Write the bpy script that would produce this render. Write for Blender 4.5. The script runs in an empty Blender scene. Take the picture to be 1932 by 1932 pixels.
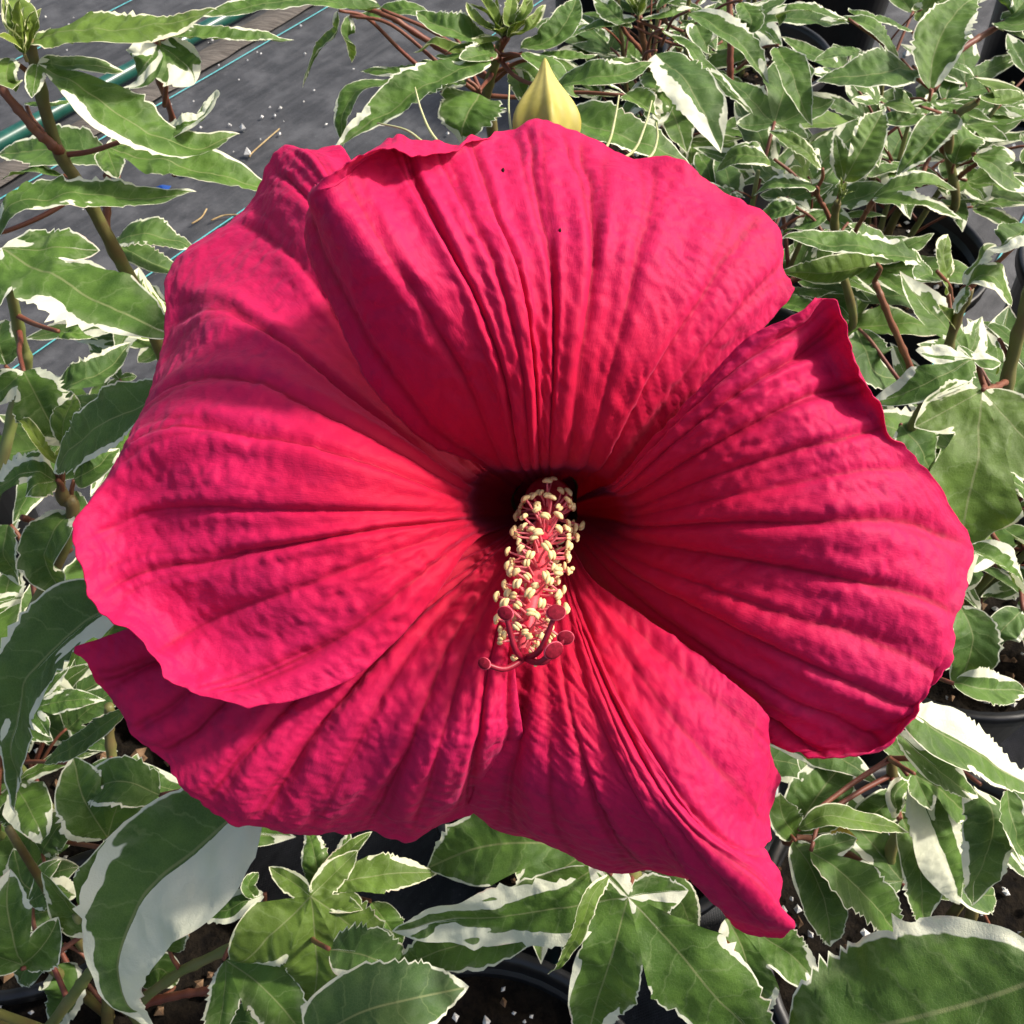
import bpy, math, random
import numpy as np
from mathutils import Vector, Matrix
random.seed(7); rng = np.random.default_rng(11)

# ------------------------------------------------------------------ camera, sky, sun, exposure
scene = bpy.context.scene
PITCH = math.radians(52.0); CAM_H = 0.85
FV = 1874.7                       # focal length in the 1932 px grid used below for reading positions
cp, sp = math.cos(PITCH), math.sin(PITCH)
CAM = np.array([0, 0, CAM_H])
R_ = np.array([1.0, 0, 0]); U_ = np.array([0, sp, cp]); F_ = np.array([0, cp, -sp])
cam_d = bpy.data.cameras.new('camera'); cam = bpy.data.objects.new('camera', cam_d)
scene.collection.objects.link(cam); scene.camera = cam
cam.location = CAM; cam.rotation_euler = (math.pi/2 - PITCH, 0, 0)
cam_d.sensor_width = 36; cam_d.lens = 36*FV/1932; cam_d.clip_start = 0.01; cam_d.clip_end = 200
cam_d.dof.use_dof = True; cam_d.dof.focus_distance = 0.285; cam_d.dof.aperture_fstop = 80

SUN_CAM = (0.70, 0.55, 0.45)      # direction to the sun: right, up, towards the camera
sd = SUN_CAM[0]*R_ + SUN_CAM[1]*U_ - SUN_CAM[2]*F_; sd /= np.linalg.norm(sd)
world = bpy.data.worlds.new('World'); scene.world = world; world.use_nodes = True
wn = world.node_tree; wn.nodes.clear()
sky = wn.nodes.new('ShaderNodeTexSky'); sky.sky_type = 'NISHITA'; sky.sun_disc = False
sky.air_density = 1.0; sky.dust_density = 5.0; sky.ozone_density = 0.4
sky.sun_elevation = math.asin(sd[2]); sky.sun_rotation = math.atan2(sd[0], sd[1])
bgn = wn.nodes.new('ShaderNodeBackground'); bgn.inputs[1].default_value = 0.15
wo = wn.nodes.new('ShaderNodeOutputWorld')
wn.links.new(sky.outputs[0], bgn.inputs[0]); wn.links.new(bgn.outputs[0], wo.inputs[0])
sun_d = bpy.data.lights.new('sun', 'SUN'); sun = bpy.data.objects.new('sun', sun_d)
scene.collection.objects.link(sun); sun_d.energy = 4.0; sun_d.angle = math.radians(5.0); sun_d.color = (1, 0.95, 0.87)
sun.rotation_euler = Vector(sd).to_track_quat('Z', 'Y').to_euler(); sun.location = (1, 1, 3)
vs = scene.view_settings; vs.view_transform = 'Standard'; vs.look = 'None'; vs.gamma = 1; vs.use_curve_mapping = False
vs.exposure = 0.36
scene.render.engine = 'CYCLES'
scene.cycles.max_bounces = 10; scene.cycles.transmission_bounces = 6

# ------------------------------------------------------------------ helpers
COL = scene.collection
def P(u, v, d):
    """a direction read off the photograph plus a distance along the view axis -> world point"""
    return CAM + d*(F_ + (u-966)/FV*R_ + (966-v)/FV*U_)
def camvec(x, y, z): return x*R_ + y*U_ - z*F_
def norm(a): return a/(np.linalg.norm(a, axis=-1, keepdims=True)+1e-12)

def _hash(i, j, k, s):
    h = (i*374761393 + j*668265263 + k*2147483647 + s*1274126177) & 0xFFFFFFFF
    h = ((h ^ (h >> 13))*1103515245) & 0xFFFFFFFF
    return ((h ^ (h >> 16)) & 0xFFFFFF)/float(0xFFFFFF)
def vnoise(x, y, z=None, s=0):
    x = np.asarray(x, float); y = np.asarray(y, float); z = np.zeros_like(x) if z is None else np.asarray(z, float)
    xi, yi, zi = [np.floor(a).astype(np.int64) for a in (x, y, z)]
    xf, yf, zf = x-xi, y-yi, z-zi
    f = lambda t: t*t*t*(t*(t*6-15)+10)
    a, b, c = f(xf), f(yf), f(zf); r = 0
    for i in (0, 1):
        for j in (0, 1):
            for k in (0, 1):
                w = (a if i else 1-a)*(b if j else 1-b)*(c if k else 1-c)
                r = r + w*_hash(xi+i, yi+j, zi+k, s)
    return r*2-1
def fbm(x, y, z=None, s=0, o=3):
    r = 0; a = 1.0
    z = np.zeros_like(np.asarray(x, float)) if z is None else z
    for i in range(o):
        r = r + a*vnoise(np.asarray(x)*2**i, np.asarray(y)*2**i, np.asarray(z)*2**i, s+i*17); a *= .5
    return r
def catmull(pts, n, ts=None):
    """uniform Catmull-Rom through pts (k,dim) -> n samples (or at parameters ts in 0..1)"""
    p = np.asarray(pts, float); k = len(p)
    p = np.vstack([2*p[0]-p[1], p, 2*p[-1]-p[-2]])
    t = (np.linspace(0, 1, n) if ts is None else np.asarray(ts))*(k-1)
    i = np.clip(np.floor(t).astype(int), 0, k-2); f = (t-i)[:, None]
    a, b, c, d = p[i], p[i+1], p[i+2], p[i+3]
    return .5*((2*b)+(-a+c)*f+(2*a-5*b+4*c-d)*f**2+(-a+3*b-3*c+d)*f**3)

def new_mesh(name, verts, faces, mats, smooth=True, mat_idx=None, attrs=None):
    me = bpy.data.meshes.new(name)
    me.from_pydata([tuple(map(float, v)) for v in verts], [], [tuple(map(int, f)) for f in faces])
    for m in (mats if isinstance(mats, (list, tuple)) else [mats]): me.materials.append(m)
    if mat_idx is not None: me.polygons.foreach_set('material_index', np.asarray(mat_idx, np.int32))
    if smooth: me.polygons.foreach_set('use_smooth', np.ones(len(me.polygons), bool))
    for k, v in (attrs or {}).items():
        a = me.attributes.new(k, 'FLOAT', 'POINT'); a.data.foreach_set('value', np.asarray(v, np.float32))
    me.update(); return me
def obj(name, me, parent=None, loc=(0, 0, 0)):
    o = bpy.data.objects.new(name, me); COL.objects.link(o); o.location = tuple(map(float, loc))
    if parent is not None: o.parent = parent
    return o
def tag(o, label=None, cat=None, group=None, kind=None):
    if label: o['label'] = label
    if cat: o['category'] = cat
    if group: o['group'] = group
    if kind: o['kind'] = kind
    return o
def grid_faces(n, m, off=0, wrap=False):
    f = []
    for i in range(n-1):
        for j in range(m-1 if not wrap else m):
            a = off+i*m+j; b = off+i*m+(j+1) % m
            f.append((a, b, b+m, a+m))
    return f
def tube(pts, rad, seg=8, caps=True):
    pts = np.asarray(pts, float); n = len(pts)
    rad = np.broadcast_to(np.asarray(rad, float), (n,)) if np.ndim(rad) == 0 else np.asarray(rad, float)
    T = norm(np.gradient(pts, axis=0)); ref = np.array([.3, .2, .93])
    if abs(T[0] @ ref) > .9: ref = np.array([1., 0, 0])
    V = []; N = norm(np.cross(T[0], ref))
    for i in range(n):
        N = norm(N-(N @ T[i])*T[i]); B = np.cross(T[i], N)
        for k in range(seg):
            a = 2*math.pi*k/seg; V.append(pts[i]+rad[i]*(math.cos(a)*N+math.sin(a)*B))
    F = grid_faces(n, seg, wrap=True)
    if caps: F += [tuple(range(seg))[::-1], tuple((n-1)*seg+k for k in range(seg))]
    return np.array(V), F

# ------------------------------------------------------------------ materials
def mat(name):
    m = bpy.data.materials.new(name); m.use_nodes = True; nt = m.node_tree; nt.nodes.clear()
    return m, nt
class N:
    def __init__(s, nt): s.t = nt
    def n(s, typ, **kw):
        o = s.t.nodes.new(typ)
        for k, v in kw.items():
            if k.startswith('i_'):
                key = k[2:]; key = int(key) if key.isdigit() else key
                o.inputs[key].default_value = v
            else: setattr(o, k, v)
        return o
    def l(s, a, b): s.t.links.new(a, b)
    def val(s, x, inp):
        if isinstance(x, (int, float)): inp.default_value = x
        else: s.l(x, inp)
    def math(s, op, a, b=0.0, c=None, clamp=False):
        o = s.n('ShaderNodeMath', operation=op); o.use_clamp = clamp
        s.val(a, o.inputs[0]); s.val(b, o.inputs[1])
        if c is not None: s.val(c, o.inputs[2])
        return o.outputs[0]
    def attr(s, name, typ='GEOMETRY'):
        return s.n('ShaderNodeAttribute', attribute_name=name, attribute_type=typ).outputs['Fac']
    def mix(s, f, a, b, blend='MIX'):
        o = s.n('ShaderNodeMix', data_type='RGBA', blend_type=blend)
        s.val(f, o.inputs[0])
        for x, i in ((a, 6), (b, 7)):
            if isinstance(x, tuple): o.inputs[i].default_value = (*x, 1)
            else: s.l(x, o.inputs[i])
        return o.outputs[2]
    def ramp(s, x, lo, hi, a=0.0, b=1.0):
        o = s.n('ShaderNodeMapRange', interpolation_type='SMOOTHSTEP'); s.val(x, o.inputs[0])
        for v, i in ((lo, 1), (hi, 2), (a, 3), (b, 4)): s.val(v, o.inputs[i])
        return o.outputs[0]
    def comb(s, x, y, z=0.0):
        o = s.n('ShaderNodeCombineXYZ')
        for i, v in enumerate((x, y, z)): s.val(v, o.inputs[i])
        return o.outputs[0]
    def noise(s, vec, scale, detail=2.0, rough=.5, dist=0.0):
        o = s.n('ShaderNodeTexNoise'); s.l(vec, o.inputs['Vector'])
        o.inputs['Scale'].default_value = scale; o.inputs['Detail'].default_value = detail
        o.inputs['Roughness'].default_value = rough; o.inputs['Distortion'].default_value = dist
        return o.outputs['Fac']
    def bump(s, h, strength=.3, dist=.001):
        o = s.n('ShaderNodeBump'); s.l(h, o.inputs['Height'])
        o.inputs['Strength'].default_value = strength; o.inputs['Distance'].default_value = dist
        return o.outputs[0]
    def pbsdf(s, col, rough=.6, spec=.3, normal=None, sheen=0, sheen_tint=None, sheen_rough=.4):
        o = s.n('ShaderNodeBsdfPrincipled')
        if isinstance(col, tuple): o.inputs['Base Color'].default_value = (*col, 1)
        else: s.l(col, o.inputs['Base Color'])
        s.val(rough, o.inputs['Roughness']); s.val(spec, o.inputs['Specular IOR Level'])
        if normal is not None: s.l(normal, o.inputs['Normal'])
        if sheen:
            o.inputs['Sheen Weight'].default_value = sheen; o.inputs['Sheen Roughness'].default_value = sheen_rough
            o.inputs['Sheen Tint'].default_value = (*sheen_tint, 1)
        return o
    def out(s, sh):
        o = s.n('ShaderNodeOutputMaterial'); s.l(sh, o.inputs[0])
    def transl(s, bs, col, fac, normal=None):
        t = s.n('ShaderNodeBsdfTranslucent')
        if isinstance(col, tuple): t.inputs[0].default_value = (*col, 1)
        else: s.l(col, t.inputs[0])
        if normal is not None: s.l(normal, t.inputs['Normal'])
        m = s.n('ShaderNodeMixShader'); s.val(fac, m.inputs[0])
        s.l(bs.outputs[0], m.inputs[1]); s.l(t.outputs[0], m.inputs[2]); return m.outputs[0]

def petal_material():
    m, nt = mat('petal_crimson'); g = N(nt)
    t = g.attr('t'); vein = g.attr('vein'); ss = g.attr('s')
    pos = g.n('ShaderNodeTexCoord').outputs['Object']
    mott = g.noise(pos, 190, 4, .6); big = g.noise(pos, 55, 3, .55)
    c = g.mix(g.ramp(t, .12, .34), (.27, .002, .012), (.62, .005, .045))
    c = g.mix(g.ramp(t, .30, .58), c, (.64, .011, .098))
    c = g.mix(g.math('MULTIPLY', g.ramp(mott, .48, .72), g.ramp(t, .3, .6, .10, .42)), c, (.34, .008, .075))
    c = g.mix(g.math('MULTIPLY', g.ramp(big, .50, .75), g.ramp(t, .35, .8, 0, .30)), c, (.36, .012, .10))
    c = g.mix(g.math('MULTIPLY', vein, .80), c, (.26, .001, .018))
    sv = g.comb(g.math('MULTIPLY', ss, 60.0), g.math('MULTIPLY', t, 9.0))
    fine = g.noise(sv, 6.0, 3, .6)
    cell = g.noise(pos, 620, 3, .65)
    h = g.math('ADD', g.math('MULTIPLY', fine, .5), g.math('MULTIPLY', cell, .55))
    h = g.math('ADD', h, g.math('MULTIPLY', mott, .8))
    bm = g.bump(h, .32, .0009)
    b = g.pbsdf(c, .62, .20, bm, .20, (1, .25, .50), .45)
    g.out(g.transl(b, g.mix(.5, c, (.80, .012, .09)), .26, bm)); return m
def leaf_material():
    m, nt = mat('variegated_leaf'); g = N(nt)
    marg = g.attr('marg'); q = g.attr('q'); yv = g.attr('yv'); sid = g.attr('sid'); hw = g.attr('hw')
    cream = g.attr('cream', 'OBJECT'); tone = g.attr('tone', 'OBJECT')
    rnd = g.n('ShaderNodeObjectInfo').outputs['Random']
    seed = g.math('MULTIPLY', rnd, 57.0)
    pos = g.n('ShaderNodeTexCoord').outputs['Object']
    # patches that run out along the side veins
    v1 = g.comb(g.math('ADD', g.math('MULTIPLY', q, 26.0), seed), g.math('MULTIPLY', sid, 3.7), g.math('MULTIPLY', yv, 1.1))
    n1 = g.noise(v1, 1.0, 2, .5)
    v2 = g.comb(g.math('ADD', g.math('MULTIPLY', q, 210.0), seed), g.math('MULTIPLY', sid, 5.1), g.math('MULTIPLY', yv, 3.0))
    n2 = g.noise(v2, 1.0, 2, .6)
    patch = g.math('MULTIPLY', g.ramp(n1, .47, .72), cream)
    half = g.attr('half', 'OBJECT'); par = g.math('MULTIPLY', g.math('FRACT', g.math('MULTIPLY', sid, .5)), 2.0)
    hp = g.math('ADD', g.math('MULTIPLY', g.math('MAXIMUM', half, 0.0), par), g.math('MULTIPLY', g.math('MAXIMUM', g.math('MULTIPLY', half, -1.0), 0.0), g.math('SUBTRACT', 1.0, par)))
    patch = g.math('MAXIMUM', patch, g.math('MULTIPLY', hp, g.ramp(n1, .22, .42, .35, 1.0)))
    thr = g.math('ADD', .035, g.math('MULTIPLY', patch, 1.25))
    thr = g.math('ADD', thr, g.math('MULTIPLY', g.math('SUBTRACT', n2, .45), g.math('ADD', .09, g.math('MULTIPLY', patch, .75))))
    d = g.math('SUBTRACT', marg, thr)
    white = g.ramp(d, -.012, .014, 1, 0)
    mid = g.ramp(d, .0, .34, .75, 0)
    gn = g.noise(pos, 60, 3, .55)
    green = g.mix(g.ramp(gn, .35, .68), (.052, .114, .016), (.108, .205, .032))
    green = g.mix(g.math('MULTIPLY', mid, g.ramp(n2, .42, .6)), green, (.170, .240, .090))
    # tone > 0: young and yellowish, tone < 0: dull blue green
    green = g.mix(g.math('MAXIMUM', tone, 0.0), green, (.19, .25, .03))
    green = g.mix(g.math('MAXIMUM', g.math('MULTIPLY', tone, -1.0), 0.0), green, (.050, .098, .045))
    vn = g.ramp(yv, .008, .035, .75, 0)
    qd = g.math('ADD', q, g.math('MULTIPLY', g.math('SUBTRACT', g.noise(pos, 140, 2, .6), .5), .006))
    lat = g.math('ABSOLUTE', g.math('SUBTRACT', g.math('FRACT', g.math('MULTIPLY', qd, 120.0)), .5))
    latm = g.math('MULTIPLY', g.ramp(lat, .0, .06, .42, 0), g.ramp(yv, .75, .95, 1, 0))
    green = g.mix(vn, green, (.24, .27, .11)); green = g.mix(latm, green, (.19, .26, .095))
    vo = g.n('ShaderNodeTexVoronoi', feature='DISTANCE_TO_EDGE'); vo.inputs['Scale'].default_value = 820; g.l(pos, vo.inputs['Vector'])
    net = g.ramp(vo.outputs['Distance'], .0, .10, 1, 0); green = g.mix(g.math('MULTIPLY', net, .16), green, (.20, .27, .10))
    crm = g.mix(g.noise(pos, 90, 2), (.70, .71, .50), (.82, .83, .66))
    crm = g.mix(g.math('MAXIMUM', g.math('MULTIPLY', tone, .8), 0.0), crm, (.80, .78, .32))
    col = g.mix(white, green, crm)
    edge = g.math('MULTIPLY', g.ramp(marg, .0, .05, .5, 0), g.ramp(g.noise(pos, 45, 1), .58, .7))
    col = g.mix(edge, col, (.62, .36, .30))
    fn = g.noise(pos, 420, 3, .6)
    h = g.math('ADD', g.math('MULTIPLY', fn, .35), g.math('MULTIPLY', g.ramp(lat, 0, .3, 0, 1), .55))
    h = g.math('ADD', h, g.math('MULTIPLY', g.noise(pos, 230, 2, .5), .8)); h = g.math('SUBTRACT', h, g.math('MULTIPLY', net, .15))
    bm = g.bump(h, .42, .0009)
    b = g.pbsdf(col, .55, .26, bm)
    g.out(g.transl(b, g.mix(.35, col, (.26, .36, .03)), .24, bm)); return m
def simple(name, c1, c2, scale=60, rough=.55, spec=.3, bumpd=.0005, trans=0, stretch=None, bs=.4):
    m, nt = mat(name); g = N(nt); pos = g.n('ShaderNodeTexCoord').outputs['Object']
    if stretch:
        mp = g.n('ShaderNodeMapping'); mp.inputs['Scale'].default_value = stretch; g.l(pos, mp.inputs[0]); pos = mp.outputs[0]
    n = g.noise(pos, scale, 4, .6); c = g.mix(g.ramp(n, .3, .7), c1, c2)
    bm = g.bump(n, bs, bumpd); b = g.pbsdf(c, rough, spec, bm)
    g.out(g.transl(b, c, trans, bm) if trans else b.outputs[0]); return m
def fabric_material():
    m, nt = mat('woven_ground_fabric'); g = N(nt)
    pos = g.n('ShaderNodeTexCoord').outputs['Object']
    mp = g.n('ShaderNodeMapping'); mp.inputs['Rotation'].default_value = (0, 0, -math.radians(55)); g.l(pos, mp.inputs[0])
    sx = g.n('ShaderNodeSeparateXYZ'); g.l(mp.outputs[0], sx.inputs[0])
    wx = g.math('SINE', g.math('MULTIPLY', sx.outputs[0], 1900.0)); wy = g.math('SINE', g.math('MULTIPLY', sx.outputs[1], 2600.0))
    weave = g.math('MULTIPLY', wx, wy)
    mp2 = g.n('ShaderNodeMapping'); mp2.inputs['Scale'].default_value = (1.5, 14, 1); g.l(mp.outputs[0], mp2.inputs[0])
    streak = g.noise(mp2.outputs[0], 5, 4, .6); dust = g.noise(pos, 16, 5, .65); sp_ = g.noise(pos, 260, 3, .7)
    c = g.mix(g.ramp(streak, .3, .75), (.030, .031, .034), (.062, .063, .067))
    c = g.mix(g.ramp(dust, .42, .72, 0, .75), c, (.105, .106, .112))
    c = g.mix(g.ramp(sp_, .60, .75, 0, .6), c, (.19, .19, .19))
    h = g.math('ADD', g.math('MULTIPLY', weave, .25), g.math('ADD', g.math('MULTIPLY', sp_, .6), g.math('MULTIPLY', streak, 1.0)))
    b = g.pbsdf(c, .62, .35, g.bump(h, .5, .0012)); g.out(b.outputs[0]); return m
M = {}
M['petal'] = petal_material(); M['leaf'] = leaf_material(); M['fabric'] = fabric_material()
M['stem'] = simple('stem_brown_green', (.13, .085, .035), (.16, .17, .05), 35, .5, .35, .0004)
M['stem_green'] = simple('stem_green', (.15, .19, .05), (.22, .20, .08), 35, .5, .35, .0004)
M['petiole'] = simple('petiole_red', (.15, .040, .026), (.21, .085, .045), 40, .5, .35, .0004)
M['petiole_g'] = simple('petiole_green', (.20, .22, .06), (.26, .19, .08), 40, .5, .35, .0004)
M['anther'] = simple('anther_cream', (.74, .54, .22), (.88, .72, .38), 500, .7, .2, .0003, .15)
M['filament'] = simple('filament_pink', (.80, .12, .16), (.86, .30, .30), 300, .5, .3, .0002, .2)
M['column'] = simple('column_red', (.60, .012, .045), (.72, .10, .12), 200, .5, .3, .0003, .15)
M['style'] = simple('style_maroon', (.20, .002, .014), (.30, .008, .03), 300, .4, .4, .0002)
M['stigma'] = simple('stigma_maroon', (.13, .001, .010), (.22, .004, .02), 900, .8, .2, .0004)
M['stigma_rim'] = simple('stigma_rim_pink', (.55, .07, .12), (.65, .12, .16), 900, .6, .2, .0003)
M['bud'] = simple('bud_yellow_green', (.40, .34, .06), (.58, .50, .15), 60, .5, .3, .0005, .15, (1, 1, .25))
M['bract'] = simple('bract_pale', (.42, .46, .18), (.60, .58, .34), 90, .5, .3, .0003, .1)
M['calyx'] = simple('calyx_green', (.10, .15, .04), (.16, .20, .06), 80, .5, .3, .0004)
M['pot'] = simple('pot_black_plastic', (.010, .010, .011), (.016, .016, .017), 40, .38, .5, .0003)
M['soil'] = simple('potting_soil', (.005, .004, .0035), (.016, .012, .008), 120, .95, .1, .004, 0, None, .9)
M['perlite'] = simple('perlite_white', (.62, .60, .55), (.80, .79, .76), 300, .9, .2, .0006)
M['bark'] = simple('bark_chip', (.10, .055, .03), (.24, .15, .085), 200, .85, .2, .001)
M['thread'] = simple('thread_teal', (.04, .30, .33), (.10, .46, .48), 300, .5, .3, .0003)
M['pipe'] = simple('pipe_dark_green', (.008, .060, .045), (.014, .095, .070), 30, .30, .5, .0003)
M['seam'] = simple('weathered_seam', (.055, .048, .042), (.17, .15, .13), 30, .8, .2, .003, 0, (1, 18, 1), .7)
M['twig'] = simple('dry_twig', (.30, .20, .09), (.48, .36, .18), 80, .7, .2, .0004)
M['dead'] = simple('dead_leaf_orange', (.42, .13, .02), (.55, .24, .05), 50, .6, .25, .001, .2)
M['yellow'] = simple('dead_leaf_yellow', (.34, .25, .03), (.48, .38, .06), 50, .6, .25, .001, .2)
M['blue'] = simple('blue_plastic', (.01, .06, .30), (.02, .10, .40), 50, .4, .4, .0003)
M['speck'] = simple('dark_speck', (.012, .006, .006), (.03, .01, .01), 400, .8, .1, .0004)

# ------------------------------------------------------------------ ground
gm = new_mesh('ground', [(-30, -30, 0), (30, -30, 0), (30, 30, 0), (-30, 30, 0)], [(0, 1, 2, 3)], M['fabric'], False)
ground = tag(obj('ground', gm), kind='structure')
ANG = math.radians(55.2); gd = np.array([math.cos(ANG), math.sin(ANG), 0]); gp = np.array([math.sin(ANG), -math.cos(ANG), 0])
A0 = np.array([-.574, 1.463, 0])
def strip(c, hwid, l0, l1, z0, hgt=0, n=60, wob=.002, seed=0):
    t = np.linspace(l0, l1, n); V = []
    for i, x in enumerate(t):
        o = c+gd*x+gp*(wob*vnoise(np.array([x*5.]), np.array([seed*9.1]))[0])
        prof = [(-1, 0), (-.5, .6), (0, 1), (.5, .6), (1, 0)] if hgt else [(-1, 0), (1, 0)]
        for a, b in prof: V.append(o+gp*a*hwid+np.array([0, 0, z0+b*hgt]))
    return np.array(V), grid_faces(n, len(prof))
for k in range(-1, 6):
    V, F = strip(A0+gp*.305*k, .0011, -3, 4, .004, .0007, 90, .002, k)
    obj('marking_thread', new_mesh('marking_thread', V, F, M['thread']), ground)
V, F = strip(A0+gp*-.043, .026, -3, 4, .004, .006, 240, .006, 33)
V[:, 2] += .004*np.abs(fbm(V[:, 0]*20, V[:, 1]*20, s=5)); obj('fabric_seam', new_mesh('fabric_seam', V, F, M['seam']), ground)
tt = np.linspace(-3, 4, 80)[:, None]
V, F = tube(A0+gp*-.098+gd*tt+np.array([0, 0, .0165]), .0125, 20)
tag(obj('irrigation_pipe', new_mesh('irrigation_pipe', V, F, M['pipe'])), 'dark green irrigation pipe lying straight across the grey ground fabric', 'pipe')

def crumbs(centres, rad, mname, name, parent=None, origin=(0, 0, 0)):
    V = []; F = []
    base = np.array([(1, 0, 0), (-1, 0, 0), (0, 1, 0), (0, -1, 0), (0, 0, 1), (0, 0, -1)], float)
    bf = [(0, 2, 4), (2, 1, 4), (1, 3, 4), (3, 0, 4), (2, 0, 5), (1, 2, 5), (3, 1, 5), (0, 3, 5)]
    for c, r in zip(centres, rad):
        q = base*(r*rng.uniform(.55, 1.25, (6, 3))); a = rng.uniform(0, 6.3); ca, sa = math.cos(a), math.sin(a)
        q = np.stack([q[:, 0]*ca-q[:, 1]*sa, q[:, 0]*sa+q[:, 1]*ca, q[:, 2]], 1)
        F += [tuple(x+len(V) for x in f) for f in bf]; V += list(q+c-np.asarray(origin))
    return tag(obj(name, new_mesh(name, V, F, M[mname], False), parent, (0, 0, 0)), kind='stuff')
n = 900
cx = np.stack([rng.uniform(-1.3, 2.0, n), rng.uniform(.7, 3.2, n)], 1); rr = rng.gamma(2, .0009, n)+.0006
cl = rng.uniform(0, 1, (14, 2))*[2.6, 1.8]+[-.9, .8]
for i in range(0, n, 3): cx[i] = cl[i % 14]+rng.normal(0, .05, 2)
o = crumbs(np.c_[cx, .003+rr*.6], rr, 'perlite', 'perlite_crumbs')
tag(o, 'white perlite crumbs scattered over the grey ground fabric', 'perlite')

# ------------------------------------------------------------------ pots
def make_pot(x, y, r=.102, h=.215, label=None, group='black nursery pots', seed=0):
    root = bpy.data.objects.new('nursery_pot', None); COL.objects.link(root); root.location = (x, y, 0)
    tag(root, label, 'pot', group)
    prof = [(.80, .004), (.82, .004), (.97, h*.93), (1.0, h*.935), (1.055, h*.94), (1.06, h*.995), (1.05, h), (1.0, h), (.985, h*.97), (.955, h*.86), (.84, .1)]
    seg = 48; V = []
    for a, z in prof:
        for k in range(seg): V.append((r*a*math.cos(2*math.pi*k/seg), r*a*math.sin(2*math.pi*k/seg), z))
    obj('pot_wall', new_mesh('pot_wall', V, grid_faces(len(prof), seg, wrap=True), M['pot']), root)
    zs = h*.87; nr = 14; V = [(0, 0, zs)]; F = []
    for i in range(1, nr+1):
        for k in range(seg):
            a = 2*math.pi*k/seg; q = r*.958*i/nr; xx, yy = q*math.cos(a), q*math.sin(a)
            V.append((xx, yy, zs+.005*float(fbm(np.array([(x+xx)*70]), np.array([(y+yy)*70]), s=3)[0])*(1 if i < nr else .3)))
    for k in range(seg): F.append((0, 1+k, 1+(k+1) % seg))
    for i in range(nr-1):
        for k in range(seg): F.append((1+i*seg+k, 1+(i+1)*seg+k, 1+(i+1)*seg+(k+1) % seg, 1+i*seg+(k+1) % seg))
    soil = obj('soil', new_mesh('soil', V, F, M['soil']), root)
    m = 130; a = rng.uniform(0, 6.28, m); q = r*.93*np.sqrt(rng.uniform(0, 1, m)); rr = rng.uniform(.0012, .0036, m)
    c = np.c_[q*np.cos(a), q*np.sin(a), np.full(m, zs+.005)]
    crumbs(c[:70], rr[:70], 'perlite', 'perlite', soil); crumbs(c[70:], rr[70:]*1.6, 'bark', 'bark_chips', soil)
    return root, zs

# ------------------------------------------------------------------ leaves
def leaf2d(lobes, seed, res=1.0, teeth=1.0):
    """lobes: (angle deg, length, half width, pointedness); flat palmate blade, lobes meet on their bisectors"""
    r0 = np.random.default_rng(seed); lobes = sorted(lobes, key=lambda a: a[0]); V = []; F = []; A = {k: [] for k in ('q', 'yv', 'sid', 'hw', 'ay')}; edge = []
    main_w = max(l[2] for l in lobes)
    for li, (ang, Ln, W, pt) in enumerate(lobes):
        nm = int((56 if Ln > .6 else 34)*res); nj = int(9*res)+1
        m = np.linspace(0, 1, nm)**.92; a_, b_ = .62, pt
        pk = a_/(a_+b_); f = (m**a_*(1-m)**b_)/(pk**a_*(1-pk)**b_)
        f = f*W
        ca, sa = math.cos(math.radians(ang)), math.sin(math.radians(ang)); rows = []
        wid = {}
        for sgn in (-1, 1):
            nb = li+sgn
            gap = abs(lobes[nb][0]-ang)/2 if 0 <= nb < len(lobes) else 74
            clip = m*Ln*math.tan(math.radians(min(gap, 80)))
            nt = 9+6*Ln; ph = r0.uniform(0, 6); x = m*nt+ph+.5*vnoise(m*7, m*0, s=seed+li*3+sgn)
            x = x+1.3*vnoise(m*11, m*0+5, s=seed+li*5+sgn); saw = (x-np.floor(x))**1.5; amp = np.clip(.35+1.1*vnoise(m*9, m*0+3, s=seed+7+sgn+li), 0, 1.3)
            ff = f*(1+teeth*.24*(saw-.45)*amp*np.clip(m*8, 0, 1)*np.clip((1-m)*6, .2, 1)+.10*vnoise(m*4, m*0, s=seed+sgn+li))
            wid[sgn] = (np.minimum(ff, clip), ff < clip)
        lean = (.12*np.sin(np.pi*m)*r0.uniform(-1, 1)*W) if len(lobes) == 1 else m*0
        base = len(V)
        for i in range(nm):
            for j in range(-nj, nj+1):
                sg = 1 if j > 0 else -1; w, tr = wid[sg]; y = w[i]*abs(j)/nj*sg
                x = m[i]*Ln+abs(y)*.0; yy = y+lean[i]
                V.append((x*ca-yy*sa, x*sa+yy*ca)); A['q'].append(m[i]*Ln-.55*abs(y)); A['yv'].append(abs(y)/W)
                A['sid'].append(li*2+(j > 0)); A['hw'].append(W); A['ay'].append(abs(y))
                if abs(j) == nj and tr[i] or i == nm-1: edge.append(len(V)-1)
        F += grid_faces(nm, 2*nj+1, base)
    V = np.array(V); E = V[edge]
    d = np.sqrt(((V[:, None, :]-E[None])**2).sum(2)).min(1)
    for k in A: A[k] = np.array(A[k])
    A['marg'] = d/(main_w*.9); A['yn'] = A['ay']/main_w
    return V, F, A
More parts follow.
